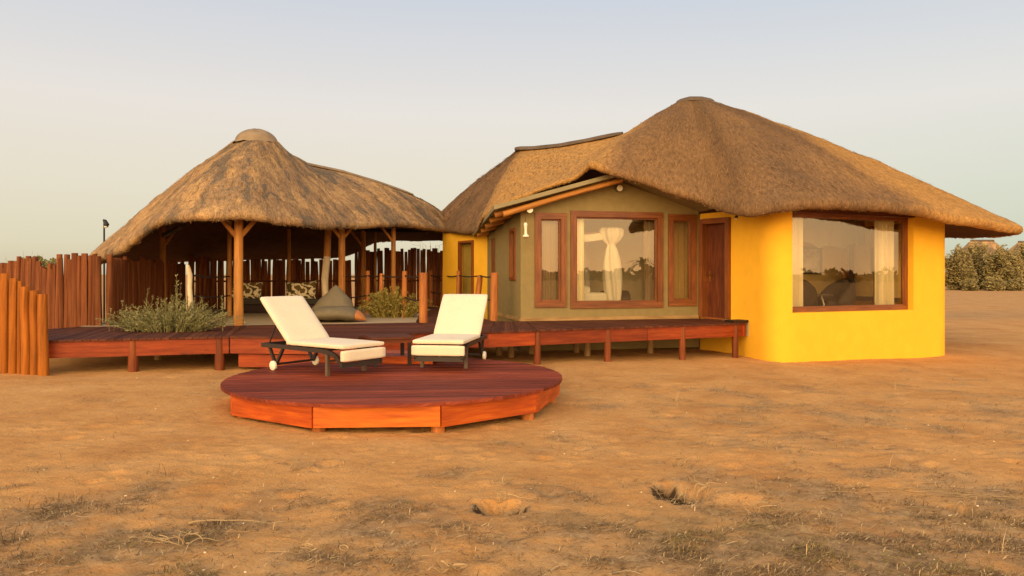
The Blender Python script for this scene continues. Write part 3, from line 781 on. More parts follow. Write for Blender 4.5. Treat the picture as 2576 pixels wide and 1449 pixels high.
rows.insert(0, [p + V(((p.x - c0.x) * .10, (p.y - c0.y) * .10, -.05 + .012 * sin(i * 2.3))) for i, p in enumerate(rows[0])]); cm.grid(rows, closed=True); cm.f.append(tuple(range(len(cm.v) - 28, len(cm.v))))
obj('roof_cap', cm, M['cap'], roof_l, 50)
ridge_cap([P(738, 393, 17.6), P(770, 412, 18.0), P(860, 431, 18.8), P(950, 458, 19.6), P(1038, 489, 20.5)], .075, M['cap'], roof_l)
def post_at(x, y0, d, r, ztop, brace=None, lean=0):
    p = P(x, y0, d); t = MB(); zs_ = [.57, 1.1, 1.7, ztop]
    t.tube([V((p.x + lean * (z - .57) + .012 * noise.noise(V((x, z * 2, 0))), p.y, z)) for z in zs_], [r * 1.06, r * 1.0, r * .97, r * .93], 12, wob=.02)
    o = obj('post', t, M['log'], lapa, 40)
    if brace:
        for s in brace:
            b = MB(); dv = V((brace_dir[0] * s, brace_dir[1] * s, 0)) * .42; e = V((p.x, p.y, ztop - .5))
            b.tube([e, e + dv + V((0, 0, .46))], [r * .55, r * .5], 8, wob=.03); obj('brace', b, M['log'], o, 40)
    return p
brace_dir = (.82, .30)
p1 = post_at(600, 818, 14.0, .088, 2.72, (-1, 1))
brace_dir = (.45, .8)
p2 = post_at(412, 787, 18.0, .075, 2.75, (1,), -.02)
p3 = post_at(577, 794, 17.3, .052, 2.9)
brace_dir = (.75, .45)
p4 = post_at(860, 795, 17.0, .082, 2.85, (-1, 1))
p5 = post_at(990, 785, 18.7, .062, 2.85, (-1,))
p6 = post_at(1119, 770, 22.0, .055, 2.95)
p7 = post_at(914, 771, 21.9, .078, 2.85, (-1,))
p8 = post_at(727, 775, 21.0, .055, 2.95)
p9 = post_at(944, 768, 22.8, .05, 2.85)
for a, b, z in ((p2, V((-6.4, 14.3, 0)), 2.50), (V((-6.4, 14.3, 0)), p1, 2.62), (p1, p4, 2.68), (p4, p5, 2.78), (p5, p6, 2.82), (p7, p6, 2.86), (p8, p7, 2.86)):
    t = MB(); t.tube([V((a.x, a.y, z)), V(((a.x + b.x) / 2, (a.y + b.y) / 2, z - .01)), V((b.x, b.y, z))], .055, 8, wob=.03); obj('ring_beam', t, M['darkwood'], lapa, 40)
sb = MB(); sb.prism([(-8.1, 13.68), (-5.02, 14.0), (-1.95, 14.82), (-2.68, 22.3), (-4, 22.9), (-8.9, 20.2)], .1, .572); obj('floor_slab', sb, M['slab'], lapa)
bb = MB()
bb.tube([P(822, 790, 17.6), P(818, 740, 17.6), P(817, 700, 17.6), P(823, 645, 17.6)], [.07, .075, .085, .085], 10, wob=.04)
obj('forked_post', bb, M['branch'], lapa, 40, label='pale peeled post standing behind the beanbag')
bu = MB(); bu.tube([P(823, 647, 17.6), P(824, 600, 17.65), P(826, 560, 17.7)], [.08, .08, .08], 10, wob=.03); obj('post', bu, M['log'], lapa, 40)

# ------------------------------------------------------------------ wooden decks
def clip(poly, n, c, keep_less):
    res = []
    for i in range(len(poly)):
        a, b = poly[i], poly[(i + 1) % len(poly)]; da, db = a.dot(n) - c, b.dot(n) - c
        if keep_less: da, db = -da, -db
        if da >= 0: res.append(a)
        if (da >= 0) != (db >= 0): res.append(a + (b - a) * (da / (da - db)))
    return res
def planks(parent, poly, direction, width, ztop, mat, gap=.007, th=.032, rng=random.Random(5)):
    poly = [V(p[:2]) for p in poly]; d = V(direction).normalized(); n = V((-d.y, d.x))
    lo, hi = min(p.dot(n) for p in poly), max(p.dot(n) for p in poly); c = lo; out_ = []
    while c < hi - .02:
        q = clip(clip(poly, n, c + gap / 2, False), n, min(hi, c + width - gap / 2), True)
        if len(q) > 2:
            for _ in range(2):                           # ragged plank ends
                pass
            mb = MB(); ar = sum(q[i].x * q[(i + 1) % len(q)].y - q[(i + 1) % len(q)].x * q[i].y for i in range(len(q)))
            if ar < 0: q.reverse()
            j = rng.uniform(-.0025, .0025); mb.prism(q, ztop - th, ztop + j, d); out_.append(obj('plank', mb, mat, parent))
        c += width
    return out_
def fascia(parent, a, b, ztop, h, mat, th=.038, inset=.0, name='fascia_board'):
    a, b = V(a[:2]), V(b[:2]); u = (b - a).normalized(); n = V((u.y, -u.x)); a = a - n * inset; b = b - n * inset
    mb = MB(); mb.bar((*(a + u * .004 - n * th / 2), ztop - h / 2), (*(b - u * .004 - n * th / 2), ztop - h / 2), th, h); return obj(name, mb, mat, parent)
def stub(parent, x, y, ztop, r, mat, name='support_post', seg=10):
    z0 = gheight(x, y) - .15; mb = MB(); mb.tube([(x, y, z0), (x + .004, y, (z0 + ztop) / 2), (x, y, ztop)], [r * 1.03, r, r * .98], seg, wob=.02); return obj(name, mb, mat, parent, 40)

rd_ = thing('round_deck', 'low round red stained deck carrying the two sun loungers', 'deck', (-1.414, 9.07, 0))
RC, RR = V((-1.414, 9.07)), 2.03
planks(rd_, [RC + V((cos(a * 2 * pi / 72), sin(a * 2 * pi / 72))) * RR for a in range(72)], (1, .085), .098, RZ, M['deck'], .011)
vt = [RC + V((cos(radians(-90 + 3 - 18 + 36 * k)), sin(radians(-90 + 3 - 18 + 36 * k)))) * 2.035 for k in range(10)]
for k in range(10):
    a, b = vt[k], vt[(k + 1) % 10]
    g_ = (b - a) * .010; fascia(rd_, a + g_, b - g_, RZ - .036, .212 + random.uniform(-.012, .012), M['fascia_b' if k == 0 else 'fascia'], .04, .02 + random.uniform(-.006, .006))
    q = RC + (a - RC) * .928; stub(rd_, q.x, q.y, RZ - .04, .07, M['log_rail'])
for s in (-1.2, -.4, .4, 1.2):                           # joists under the planks
    l = sqrt(1.85 ** 2 - s * s); mb = MB(); mb.bar((RC.x + s, RC.y - l, RZ - .09), (RC.x + s, RC.y + l, RZ - .09), .04, .1); obj('joist', mb, M['deckpost'], rd_)

md = thing('raised_walkway_deck', 'raised red brown plank deck running along the house and pavilion', 'deck', (-1, 13, 0))
A0, A1, A2, A3, A3b, A4, A5 = V((-6.98, 10.76)), V((-4.43, 11.5)), V((-2.5, 11.28)), V((-1.31, 12.45)), V((-.39, 12.42)), V((.42, 12.82)), V((4.70, 14.70))
dL = (A1 - A0).normalized(); dR = (A5 - A4).normalized()
MD = M['deck_main']
planks(md, [A0, A1, (-5.02, 13.97), (-8.05, 13.62), (-8.3, 12.6)], (-dL.y, dL.x), .108, DZ, MD)
planks(md, [A1 + V((.006, 0)), A2, A3, (-1.9, 14.78), (-5.0, 13.96)], (1, .06), .112, DZ, MD)
planks(md, [A3 + V((.006, 0)), A3b, (-.35, 15.1), (-1.88, 14.79)], (1, .06), .112, DZ, MD)
planks(md, [A4 + dR * .01, A5, (4.22, 16.45), (.30, 15.2)], (-dR.y, dR.x), .108, DZ, MD)
fanc = V((-.02, 15.15)); nf = 13; edge = [A3b.lerp(A4, i / nf) for i in range(nf + 1)]
for i in range(nf):
    a, b = edge[i], edge[i + 1]; g = (b - a) * .035
    mb = MB(); i0, i1 = V((-.33, 15.1)).lerp(V((.28, 15.2)), i / nf), V((-.33, 15.1)).lerp(V((.28, 15.2)), (i + 1) / nf); mb.prism([a + g, b - g, i1 - g * .3, i0 + g * .3], DZ - .032, DZ + random.uniform(-.002, .002), (i0 - a)); obj('plank', mb, MD, md)
planks(md, [(-1.88, 14.80), (-.37, 15.13), (-1.62, 20.2), (-2.6, 22.2)], (1, .2), .125, DZ - .002, MD)
EDG = [A0, A1, A2, A3, A3b, A4, A5]
for i in range(6):
    a, b = EDG[i], EDG[i + 1]; L = (b - a).length; n_ = max(1, round(L / 1.9))
    for k in range(n_):
        fascia(md, a.lerp(b, k / n_), a.lerp(b, (k + 1) / n_), DZ - .035, .235, M['fascia_main'], .04, .035)
fascia(md, A1 + V((.1, 0)), A2, DZ - .29, .2, M['fascia_main'], .04, .10)
fascia(md, A2, A3, DZ - .29, .22, M['fascia_main'], .04, .08)
fascia(md, A5 + V((-.05, 0)), A5 + V((-.3, .75)), DZ - .035, .235, M['fascia_main'], .04, .0)
for (x, y) in ((315, 938), (565, 925)):
    q = at_ground(x, y); e = A0.lerp(A1, (q.x - A0.x) / (A1.x - A0.x)); stub(md, e.x, e.y + .09, DZ - .04, .075, M['deckpost'])
for k, x in enumerate((1349, 1529, 1718, 1852)):
    r_ = (x - CXP) / FPX; t = (r_ * A4.y - A4.x) / (dR.x - r_ * dR.y); q = A4 + dR * max(.02, t); stub(md, q.x, q.y + .08, DZ - .04, .062, M['deckpost'])
for (x, y, d) in ((398, 905, 12.6), (1030, 905, 13.2), (1255, 872, 14.2), (1285, 885, 14.0), (1335, 880, 14.6), (1477, 890, 14.4), (1635, 886, 15.2), (1450, 875, 15.0)):
    p = P(x, y, d); stub(md, p.x, p.y, DZ - .04, .062, M['palepost'])
cb = MB(); q = A5 + V((-.06, .12)); cb.bar((q.x - .28, q.y - .05, DZ + .025), (q.x + .06, q.y + .08, DZ + .025), .3, .05); obj('end_block', cb, M['darkwood'], md)

st_ = thing('wooden_step', 'low wooden step between the round deck and the raised deck', 'step', (-1.9, 10.7, RZ))
s0, s1 = V((-2.75, 10.42)), V((-1.10, 10.20)); su = (s1 - s0).normalized(); sn = V((-su.y, su.x))
planks(st_, [s0, s1, s1 + sn * .85, s0 + sn * .78], su, .14, .405, M['fascia'])
fascia(st_, s0, s1, .405 - .034, .068, M['fascia'], .03, .01, 'riser')

# ------------------------------------------------------------------ pole fences
def pole_meshes(mat, r, n=8, bend=1):
    ms_ = []
    for k in range(n):
        mb = MB(); q = [V((.38 * bend * r * noise.noise(V((k * 3.1, z * 2.2, 1))), .35 * bend * r * noise.noise(V((k * 3.1, z * 2.2, 7))), z)) for z in (0, .2, .4, .6, .8, 1)]
        q[0].x = q[0].y = 0; rr2 = r * random.uniform(.85, 1.15); mb.tube(q, [rr2 * 1.05, rr2 * random.uniform(.96, 1.06), rr2 * random.uniform(.94, 1.03), rr2 * random.uniform(.93, 1.02), rr2 * .95, rr2 * random.uniform(.84, .93)], 9, wob=.03)
        me = mb.mesh('pole'); me.materials.append(mat); me.shade_smooth(); me.set_sharp_from_angle(angle=radians(40)); ms_.append(me)
    return ms_
def pole_row(parent, pts, spacing, meshes, zf, rng, skip=None, z0=None):
    i = 0; pts = [V(p) for p in pts]
    for a, b in zip(pts[:-1], pts[1:]):
        L = (b - a).length; n = int(L / spacing)
        for k in range(n):
            f = (k + rng.uniform(-.12, .12)) / n; p = a + (b - a) * f
            if skip and skip(p): continue
            o = bpy.data.objects.new('pole', rng.choice(meshes)); C.objects.link(o); o.parent = parent
            zb = (gz(p.x, p.y) - .1) if z0 is None else z0; zt = zf(p) + rng.uniform(-.07, .07)
            o.location = V((p.x + rng.uniform(-.015, .015), p.y + rng.uniform(-.02, .02), zb)) - V(parent.location)
            o.rotation_euler = (rng.uniform(-.012, .012), rng.uniform(-.014, .014), 0); sx = rng.uniform(.86, 1.14); o.scale = (sx, sx, zt - zb)
            i += 1
    return i
rng = random.Random(21)
f1 = thing('short_pole_fence', 'short stepped row of thick orange poles at left front corner', 'fence', (-7.1, 10.6, 0))
pm_ = pole_meshes(M['pole_near'], .062, 6, .45)
for (x, top, wpx) in ((-14, 680, 22), (11, 688, 22), (33, 700, 22), (49, 707, 13), (66, 721, 21), (88, 731, 20), (110, 740, 20)):
    d = 10.9 - (x / 110) * .2; zt = P(x, top, d).z; o = bpy.data.objects.new('pole', rng.choice(pm_)); C.objects.link(o); o.parent = f1
    p = P(x, 900, d); zb = gz(p.x, p.y) - .2; k = wpx / 19.5; o.location = V((p.x, p.y, zb)) - V(f1.location); o.scale = (k, k, zt - zb); o.rotation_euler = (0, rng.uniform(-.01, .01), 0)
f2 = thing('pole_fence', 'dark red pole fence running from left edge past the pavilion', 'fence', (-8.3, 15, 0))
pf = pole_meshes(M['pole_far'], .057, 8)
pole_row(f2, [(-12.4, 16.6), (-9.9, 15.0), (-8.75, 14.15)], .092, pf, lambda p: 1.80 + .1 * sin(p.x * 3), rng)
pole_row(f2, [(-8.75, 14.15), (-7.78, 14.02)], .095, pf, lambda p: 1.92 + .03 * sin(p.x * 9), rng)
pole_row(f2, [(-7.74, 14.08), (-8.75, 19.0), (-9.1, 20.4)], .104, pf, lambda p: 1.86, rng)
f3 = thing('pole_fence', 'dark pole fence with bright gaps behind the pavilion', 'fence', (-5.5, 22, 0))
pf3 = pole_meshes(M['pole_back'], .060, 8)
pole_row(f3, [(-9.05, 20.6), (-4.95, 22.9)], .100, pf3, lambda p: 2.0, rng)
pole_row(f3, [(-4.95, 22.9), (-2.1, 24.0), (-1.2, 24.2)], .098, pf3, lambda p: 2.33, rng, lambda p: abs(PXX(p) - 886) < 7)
br = MB(); br.bar((-9.0, 20.7, 1.35), (-1.4, 24.25, 1.35), .05, .05); obj('rail', br, M['pole_far'], f3)

# rope railings
def rope_fence(label, posts, ropes, loc):
    t = thing('rope_railing', label, 'railing', loc)
    tops = []
    for (x, top, d, r, lean) in posts:
        b = P(x, 700, d); mb = MB(); zt = P(x, top, d).z
        mb.tube([(b.x - lean, b.y, DZ - .01), (b.x - lean * .5, b.y, (DZ + zt) / 2), (b.x, b.y, zt)], [r * 1.03, r, r * .97], 10, wob=.025); obj('post', mb, M['log_rail'], t, 40); tops.append((b.x, b.y, r))
    for z in ropes:
        for (x0, y0, r0), (x1, y1, r1) in zip(tops[:-1], tops[1:]):
            a, b = V((x0, y0, z)), V((x1, y1, z)); mb = MB()
            mb.tube([a.lerp(b, k / 6) - V((0, 0, .035 * sin(pi * k / 6))) for k in range(7)], .017, 6); obj('rope', mb, M['rope'], t, 40)
    return t
rope_fence('rope railing of varnished posts in front of the yellow green bush', [(861, 640, 16.9, .02, 0), (925, 681, 18.4, .058, 0), (960, 688, 17.6, .052, .03), (1018, 682, 16.7, .06, .02), (1065, 686, 14.76, .085, 0)], (1.52, 1.03), (-2.6, 16.5, DZ))
rope_fence('rope railing beside the olive wall leading back to the yellow door', [(1244, 686, 15.5, .085, .02), (1208, 693, 17.3, .07, .10), (1154, 682, 19.4, .056, .03), (1117, 681, 20.8, .06, .02), (1084, 680, 22.4, .05, 0)], (1.52, 1.02), (-1.2, 18.5, DZ))
br = thing('branch_railing', 'bleached crooked branch post with dark rails beside the grey bush', 'railing', (-5.7, 13.0, DZ))
mb = MB(); mb.tube([P(481, 835, 13.0), P(480, 760, 13.0), P(477, 725, 13.0), P(478, 692, 13.0), P(474, 676, 13.0), P(472, 667, 13.0)], [.042, .045, .040, .042, .040, .026], 10, wob=.04); obj('post', mb, M['branch'], br, 50)
for z0, z1 in ((1.535, 1.50), (1.17, 1.05)):
    a = V((P(482, 700, 13.0).x, 13.0, z0)); b = V((p3.x, p3.y, z1)); mb = MB(); mb.tube([a.lerp(b, k / 6) - V((0, 0, .03 * sin(pi * k / 6))) for k in range(7)], .018, 6); obj('rope', mb, M['rope'], br, 40)

# ------------------------------------------------------------------ sun loungers
def make_lounger():
    t = thing('sun_lounger', '', 'sun lounger', (0, 0, 0), 0, 'sun loungers on the round deck')
    fm = MB()
    for s in (-1, 1):
        y = .315 * s
        pts = [(-.80, y, .315), (-.3, y, .312), (.40, y, .305), (.55, y, .290), (.66, y, .25), (.73, y, .19), (.77, y, .14)]
        for a, b in zip(pts[:-1], pts[1:]): fm.bar(a, b, .036, .052)
    fm.bar((-.80, -.31, .315), (-.80, .31, .315), .036, .05); fm.bar((.765, -.33, .15), (.765, .33, .15), .03, .062)
    for x in (-.3, -.05, .2, .42): fm.bar((x, -.30, .312), (x, .30, .312), .05, .018)
    obj('frame', fm, M['metal'], t, rigid=True)
    for s in (-1, 1):
        l = MB(); l.bar((.48, .30 * s, .29), (.48, .30 * s, .0), .042, .042, (1, 0, 0)); obj('leg', l, M['metal_legs'], t, rigid=True)
        l = MB(); l.bar((-.66, .30 * s, .29), (-.54, .30 * s, .08), .034, .034); l.bar((-.38, .30 * s, .29), (-.52, .30 * s, .08), .034, .034); obj('wheel_bracket', l, M['metal'], t, rigid=True)
        wmb = MB(); c = V((-.53, .345 * s, .062)); wmb.tube([c - V((0, .02, 0)), c - V((0, .012, 0)), c + V((0, .012, 0)), c + V((0, .02, 0))], [.050, .062, .062, .050], 18); obj('wheel', wmb, M['white'], t, 50, rigid=True)
    x_ = MB(); x_.bar((-.53, -.32, .075), (-.53, .32, .075), .028, .028); obj('axle', x_, M['metal'], t, rigid=True)
    x_ = MB(); x_.bar((.48, -.30, .18), (.48, .30, .18), .026, .026); obj('stretcher', x_, M['metal_legs'], t, rigid=True)
    an = radians(44); bd_ = V((-cos(an), 0, sin(an))); bn = V((sin(an), 0, cos(an)))
    h = V((-.27, 0, .335)); bk = MB()
    for s in (-1, 1): bk.bar(h + V((0, .27 * s, 0)), h + V((0, .27 * s, 0)) + bd_ * .72, .03, .03)
    bk.bar(h + bd_ * .70 - V((0, .27, 0)), h + bd_ * .70 + V((0, .27, 0)), .03, .03); bk.bar(h + bd_ * .4 + V((0, -.27, 0)), V((-.72, -.27, .32)), .014, .014); bk.bar(h + bd_ * .4 + V((0, .27, 0)), V((-.72, .27, .32)), .014, .014)
    obj('backrest_frame', bk, M['metal'], t, rigid=True)
    cs = MB(); cs.rbox((.27, 0, .372), .545, .345, .031, .026, None, 9, .006); obj('seat_cushion', cs, M['cushion'], t, 60, rigid=True)
    cb_ = MB(); cb_.rbox(h + bd_ * .405 + bn * .055, .41, .345, .031, .026, (bd_, V((0, 1, 0)), bn), 9, .006); obj('back_cushion', cb_, M['cushion'], t, 60, rigid=True)
    cf = MB(); cf.rbox((.795, 0, .262), .036, .352, .068, .022, None, 7, 0); obj('foot_cushion', cf, M['cushion'], t, 60, rigid=True)
    return t
l1 = make_lounger(); l2 = dup(l1)
l1.location = (-2.48, 9.55, RZ); l1.rotation_euler.z = atan2(-.58, .81); l1['label'] = 'cream cushioned lounger seen from its side on left of the round deck'
l2.location = (-.83, 10.30, RZ); l2.rotation_euler.z = atan2(-.987, -.16); l2['label'] = 'cream cushioned lounger facing the camera, right of the small table'
st2 = thing('side_table', 'small dark side table standing between the two loungers', 'table', (-1.70, 10.18, RZ), radians(22))
tt = MB(); tt.box((0, 0, .385), (.30, 0, 0), (0, .26, 0), (0, 0, .016)); obj('table_top', tt, M['deck_main'], st2, rigid=True)
ta_ = MB()
for s in (-1, 1): ta_.box((0, .22 * s, .342), (.25, 0, 0), (0, .012, 0), (0, 0, .026)); ta_.box((.25 * s, 0, .342), (0, .20, 0), (.012, 0, 0), (0, 0, .026))
obj('apron', ta_, M['deckpost'], st2, rigid=True)
for sx in (-1, 1):
    for sy in (-1, 1):
        l = MB(); l.box((.235 * sx, .21 * sy, .165), (0, 0, .165), (.024, 0, 0), (0, .02, 0)); obj('leg', l, M['metal'], st2, rigid=True)

# ------------------------------------------------------------------ pavilion furniture
db = thing('daybed', 'low dark daybed with charcoal mattress inside the pavilion', 'daybed', (-5.7, 19.0, .575))
mb = MB(); mb.box((0, 0, .11), (1.35, 0, 0), (0, .55, 0), (0, 0, .10)); obj('base', mb, M['darkwood'], db, rigid=True)
mb = MB(); mb.rbox((0, 0, .285), 1.34, .55, .075, .04); obj('mattress', mb, M['mattress'], db, 60, rigid=True)
def pillow(px, d, label, rot):
    p = P(px, 730, d); mb = MB(); rows = []
    hw, hh = .37, .235
    for j in range(13):
        v = -1 + 2 * j / 12; row = []
        for i in range(17):
            u = -1 + 2 * i / 16; pin = 1 + .10 * (abs(u) ** 3) * (abs(v) ** 3)
            k = (1 - .10 * (1 - v * v) * abs(u) ** 4); th_ = .13 * sqrt(max(0, (1 - u ** 4) * (1 - v ** 4)))
            row.append(V((u * hw * pin, -th_, v * hh * pin * (1 - .12 * (1 - u * u) * abs(v) ** 3))))
        rows.append(row)
    mb.grid(rows); mb.grid([[V((q.x, -q.y * .8, q.z)) for q in reversed(r)] for r in rows])
    t = thing('scatter_cushion', label, 'cushion', (p.x, d, 1.13), 0, 'patterned cushions on the daybed'); t.rotation_euler = (radians(-14), radians(rot), 0)
    obj('cover', mb, M['pillow'], t, 60, rigid=True)
pillow(620, 18.75, 'patterned cushion behind the front log post on the daybed', 3)
pillow(757, 18.75, 'patterned cushion left of the grey beanbag on the daybed', -2)

bg_ = thing('beanbag', 'slouched grey canvas beanbag with orange corners on the deck', 'beanbag', (-3.62, 15.3, DZ))
mb = MB(); rows = []
for i in range(25):                                       # seat roll
    u = -1 + 2 * i / 24; r_ = max(.004, (1 - abs(u) ** 2.4)) ** .62
    rows.append([V((u * .62, -.2 + cos(a) * .42 * r_ * (1 - .1 * u), .16 * r_ + .15 * sin(a) * r_ * (1 + .15 * noise.noise(V((u * 3, a, 1)))) + .012)) for a in [2 * pi * k / 20 for k in range(20)]])
mb.grid(rows, closed=True); rows = []
for j in range(23):                                       # tall back
    f = j / 22; cx = lerp(-.22, -.10, f) + .05 * sin(f * 3); cy = lerp(.12, .20, f); r_ = .50 * (1 - f) ** .80 * (1 + .12 * sin(f * pi)) + .012
    rows.append([V((cx + cos(a) * r_ * 1.05 * (1 + .06 * noise.noise(V((cos(a) * 1.5, sin(a) * 1.5, f * 4)))) + .035 * sin(f * 14 + a) * (1 - f) * f, cy + sin(a) * r_ * .8, .05 + f * .69)) for a in [2 * pi * k / 28 for k in range(28)]])
mb.grid(rows, closed=True)
obj('bag', mb, M['bean'], bg_, 60, rigid=True)
for s, l0 in ((1, .36), (-1, .40)):
    mb = MB(); rows = []
    for i in range(9):
        u = lerp(l0, 1.02 if s > 0 else .78, i / 8) / .50 * .5 * 2; u = lerp(.72, .999, i / 8); r_ = max(.004, (1 - abs(u) ** 2.4)) ** .62 * 1.03
        rows.append([V((s * u * .626, -.2 + cos(a) * .42 * r_ * (1 - .1 * u * s), .16 * r_ + .153 * sin(a) * r_ + .013)) for a in [2 * pi * k / 20 for k in range(20)]])
    mb.grid(rows, closed=True); obj('corner_patch', mb, M['bean_tip'], bg_, 60, rigid=True)

# ------------------------------------------------------------------ rooms seen through the glass
def bpt(u, dep): q = B1 + UB * u - NB * dep; return q
curtain(bpt(1.22, .22), bpt(1.46, .22), .62, 2.86, 3, .035, M['sheer'], 'cream curtain at left edge of the large bedroom window', group='curtains behind the bedroom windows')
curtain(bpt(2.86, .26), bpt(3.12, .26), .62, 2.86, 3, .035, M['sheer_dark'], 'taupe curtain at right edge of the large bedroom window', group='curtains behind the bedroom windows')
curtain(bpt(.34, .20), bpt(.96, .20), .62, 2.84, 5, .022, M['sheer_dark'], 'taupe curtain filling the narrow window left of the large bedroom window', group='curtains behind the bedroom windows')
curtain(bpt(3.34, .20), bpt(3.96, .20), .62, 2.84, 4, .030, M['sheer_dark'], 'taupe curtain filling the narrow window beside the front door', group='curtains behind the bedroom windows')
bed = thing('canopy_bed', 'white made bed with mosquito net posts inside the bedroom', 'bed', (bpt(1.50, 1.62).x, bpt(1.50, 1.62).y, .60), atan2(UB.y, UB.x))
mb = MB(); mb.box((0, 0, .16), (.75, 0, 0), (0, 1.0, 0), (0, 0, .14)); obj('bed_base', mb, M['darkwood'], bed, rigid=True)
mb = MB(); mb.rbox((0, 0, .42), .76, 1.02, .13, .07); obj('mattress', mb, M['linen'], bed, 60, rigid=True)
mb = MB(); mb.rbox((-.3, .55, .66), .36, .25, .13, .11, None, 8, .03); obj('pillow', mb, M['linen'], bed, 60, rigid=True)
mb = MB(); mb.rbox((-.2, -.55, .60), .5, .4, .09, .08, None, 8, .05); obj('folded_duvet', mb, M['linen'], bed, 60, rigid=True)
mb = MB()
for sx in (-1, 1):
    for sy in (-1, 1): mb.bar((.74 * sx, 1.0 * sy, 0), (.74 * sx, 1.0 * sy, 1.85), .05, .05, (1, 0, 0))
for s in (-1, 1): mb.bar((.74 * s, -1, 1.86), (.74 * s, 1, 1.86), .05, .05); mb.bar((-.74, s, 1.86), (.74, s, 1.86), .05, .05)
obj('bed_post', mb, M['frame'], bed, rigid=True)
net = MB()
def knot_net(cx, cy):
    prof = [(1.98, .20), (1.93, .25), (1.80, .24), (1.68, .16), (1.62, .09), (1.58, .085), (1.50, .12), (1.25, .17), (.95, .20), (.65, .19), (.35, .15), (.10, .11)]
    net.grid([[V((cx + cos(a) * r * (1 + .18 * sin(a * 7 + z * 2)) + .05 * (1.6 - z) * (z < 1.6), cy + sin(a) * r * .8 * (1 + .18 * sin(a * 7 + z * 2)), z)) for a in [2 * pi * k / 42 for k in range(42)]] for z, r in prof], closed=True)
knot_net(.74, -1.0); knot_net(-.74, -1.0); knot_net(.74, 1.0)
net.grid([[V((lerp(-.7, .7, i / 16), -1.0 + dy, 1.87 + dz - .09 * sin(pi * i / 16))) for i in range(17)] for dy, dz in ((-.04, .04), (-.06, -.05), (-.03, -.12), (.03, -.1))])
obj('mosquito_net', net, M['linen'], bed, 60, rigid=True)
mb = MB(); mb.rbox((-.1, 1.06, .85), .5, .04, .45, .03); obj('headboard', mb, M['darkwood'], bed, 60, rigid=True)
bc = thing('trunk_chest', 'dark round topped chest beside the bed', 'chest', (bpt(2.45, .95).x, bpt(2.45, .95).y, .60), atan2(UB.y, UB.x))
mb = MB(); rows = [[V((x, .22 * cos(a), .42 + .16 * sin(a))) for a in [pi * k / 10 for k in range(11)]] + [V((x, -.22, 0)), V((x, .22, 0))] for x in (-.3, .3)]
mb.grid(rows, closed=True); mb.f += [tuple(range(13)), tuple(range(25, 12, -1))]; obj('body', mb, M['chairfab'], bc, 40, rigid=True)
mb = MB(); mb.bar((-.31, -.235, .40), (.31, -.235, .40), .03, .02); obj('clasp_band', mb, M['metal_legs'], bc, rigid=True)

def ypt(s, dep): return p_a + UY * s - NY * dep
LWIN = (p_b - p_a).length
curtain(ypt(.10, .32), ypt(.58, .32), .62, 2.72, 5, .04, M['sheer'], 'cream curtain at left side of the living room window', group='curtains in the living room')
curtain(ypt(2.55, .34), ypt(3.12, .34), .62, 2.72, 5, .045, M['sheer'], 'cream curtain at right side of the living room window', group='curtains in the living room')
def tub_chair(loc, rz, label):
    t = thing('tub_armchair', label, 'armchair', (loc.x, loc.y, .60), rz, 'dark armchairs in the living room')
    mb = MB(); rows = []
    na = 26
    for i in range(na + 1):
        a = lerp(-1.95, 1.95, i / na) + pi / 2; k = abs(i / na - .5) * 2; ht = .42 + .44 * (cos(k * pi / 2) ** .8)
        ci, co = V((cos(a), sin(a), 0)), None
        prof = [(.30, .20), (.30, ht * .8), (.32, ht), (.36, ht + .02), (.40, ht - .02), (.42, ht * .6), (.38, .16), (.30, .14)]
        rows.append([V((cos(a) * r * (1 + .1 * (z - .4)), sin(a) * r * (1 + .15 * (z - .3)), z)) for r, z in prof])
    mb.grid(rows, closed=True); m = 8; mb.f += [tuple(range(m)), tuple(na * m + k for k in range(m - 1, -1, -1))]
    obj('shell', mb, M['chairfab'], t, 60, rigid=True)
    mb = MB(); mb.rbox((0, -.05, .32), .29, .30, .09, .06, None, 7, .02); obj('seat', mb, M['chairfab'], t, 60, rigid=True)
    for sx in (-1, 1):
        for sy in (-1, 1): l = MB(); l.tube([(.22 * sx, .22 * sy, .16), (.25 * sx, .25 * sy, 0)], [.022, .014], 8); obj('leg', l, M['metal_legs'], t, 40, rigid=True)
q1, q2 = ypt(1.12, 1.05), ypt(2.12, 1.0)
tub_chair(q1, radians(150), 'dark tub armchair behind the left living room curtain')
tub_chair(q2, radians(-78), 'dark tub armchair in middle of the living room window')
tq = ypt(1.45, .75); tb_ = thing('pedestal_table', 'small round table on a thin curved leg in the living room', 'table', (tq.x, tq.y, .60))
mb = MB(); mb.tube([(0, 0, .52), (0, 0, .54)], [.26, .26], 28); obj('top', mb, M['metal_legs'], tb_, 40, rigid=True)
mb = MB(); mb.tube([(.06, 0, 0), (.04, 0, .15), (.10, 0, .32), (.04, 0, .52)], [.016] * 4, 8); mb.tube([(0, 0, 0), (0, 0, .015)], [.16, .14], 20); obj('leg', mb, M['white'], tb_, 40, rigid=True)
def picture(a, b, z0, z1, label, nrm_):
    a, b = V(a), V(b); u = (b - a).normalized(); n = V((nrm_[0], nrm_[1], 0)); c = (a + b) / 2; L = (b - a).length / 2; u3 = V((u.x, u.y, 0)); c3 = V((c.x, c.y, (z0 + z1) / 2)); t = thing('wall_picture', label, 'picture', (c.x, c.y, z0), 0, 'framed pictures in the living room')
    mb = MB()
    for s in (-1, 1): mb.box(c3 + u3 * s * (L - .025), V((0, 0, (z1 - z0) / 2)), u3 * .025, n * .02); mb.box(c3 + V((0, 0, s * ((z1 - z0) / 2 - .025))), u3 * (L - .05), n * .02, V((0, 0, .025)))
    obj('frame', mb, M['picframe'], t); mb = MB(); mb.box(c3 - n * .008, u3 * (L - .05), V((0, 0, (z1 - z0) / 2 - .05)), n * .004); obj('print', mb, M['picture'], t)
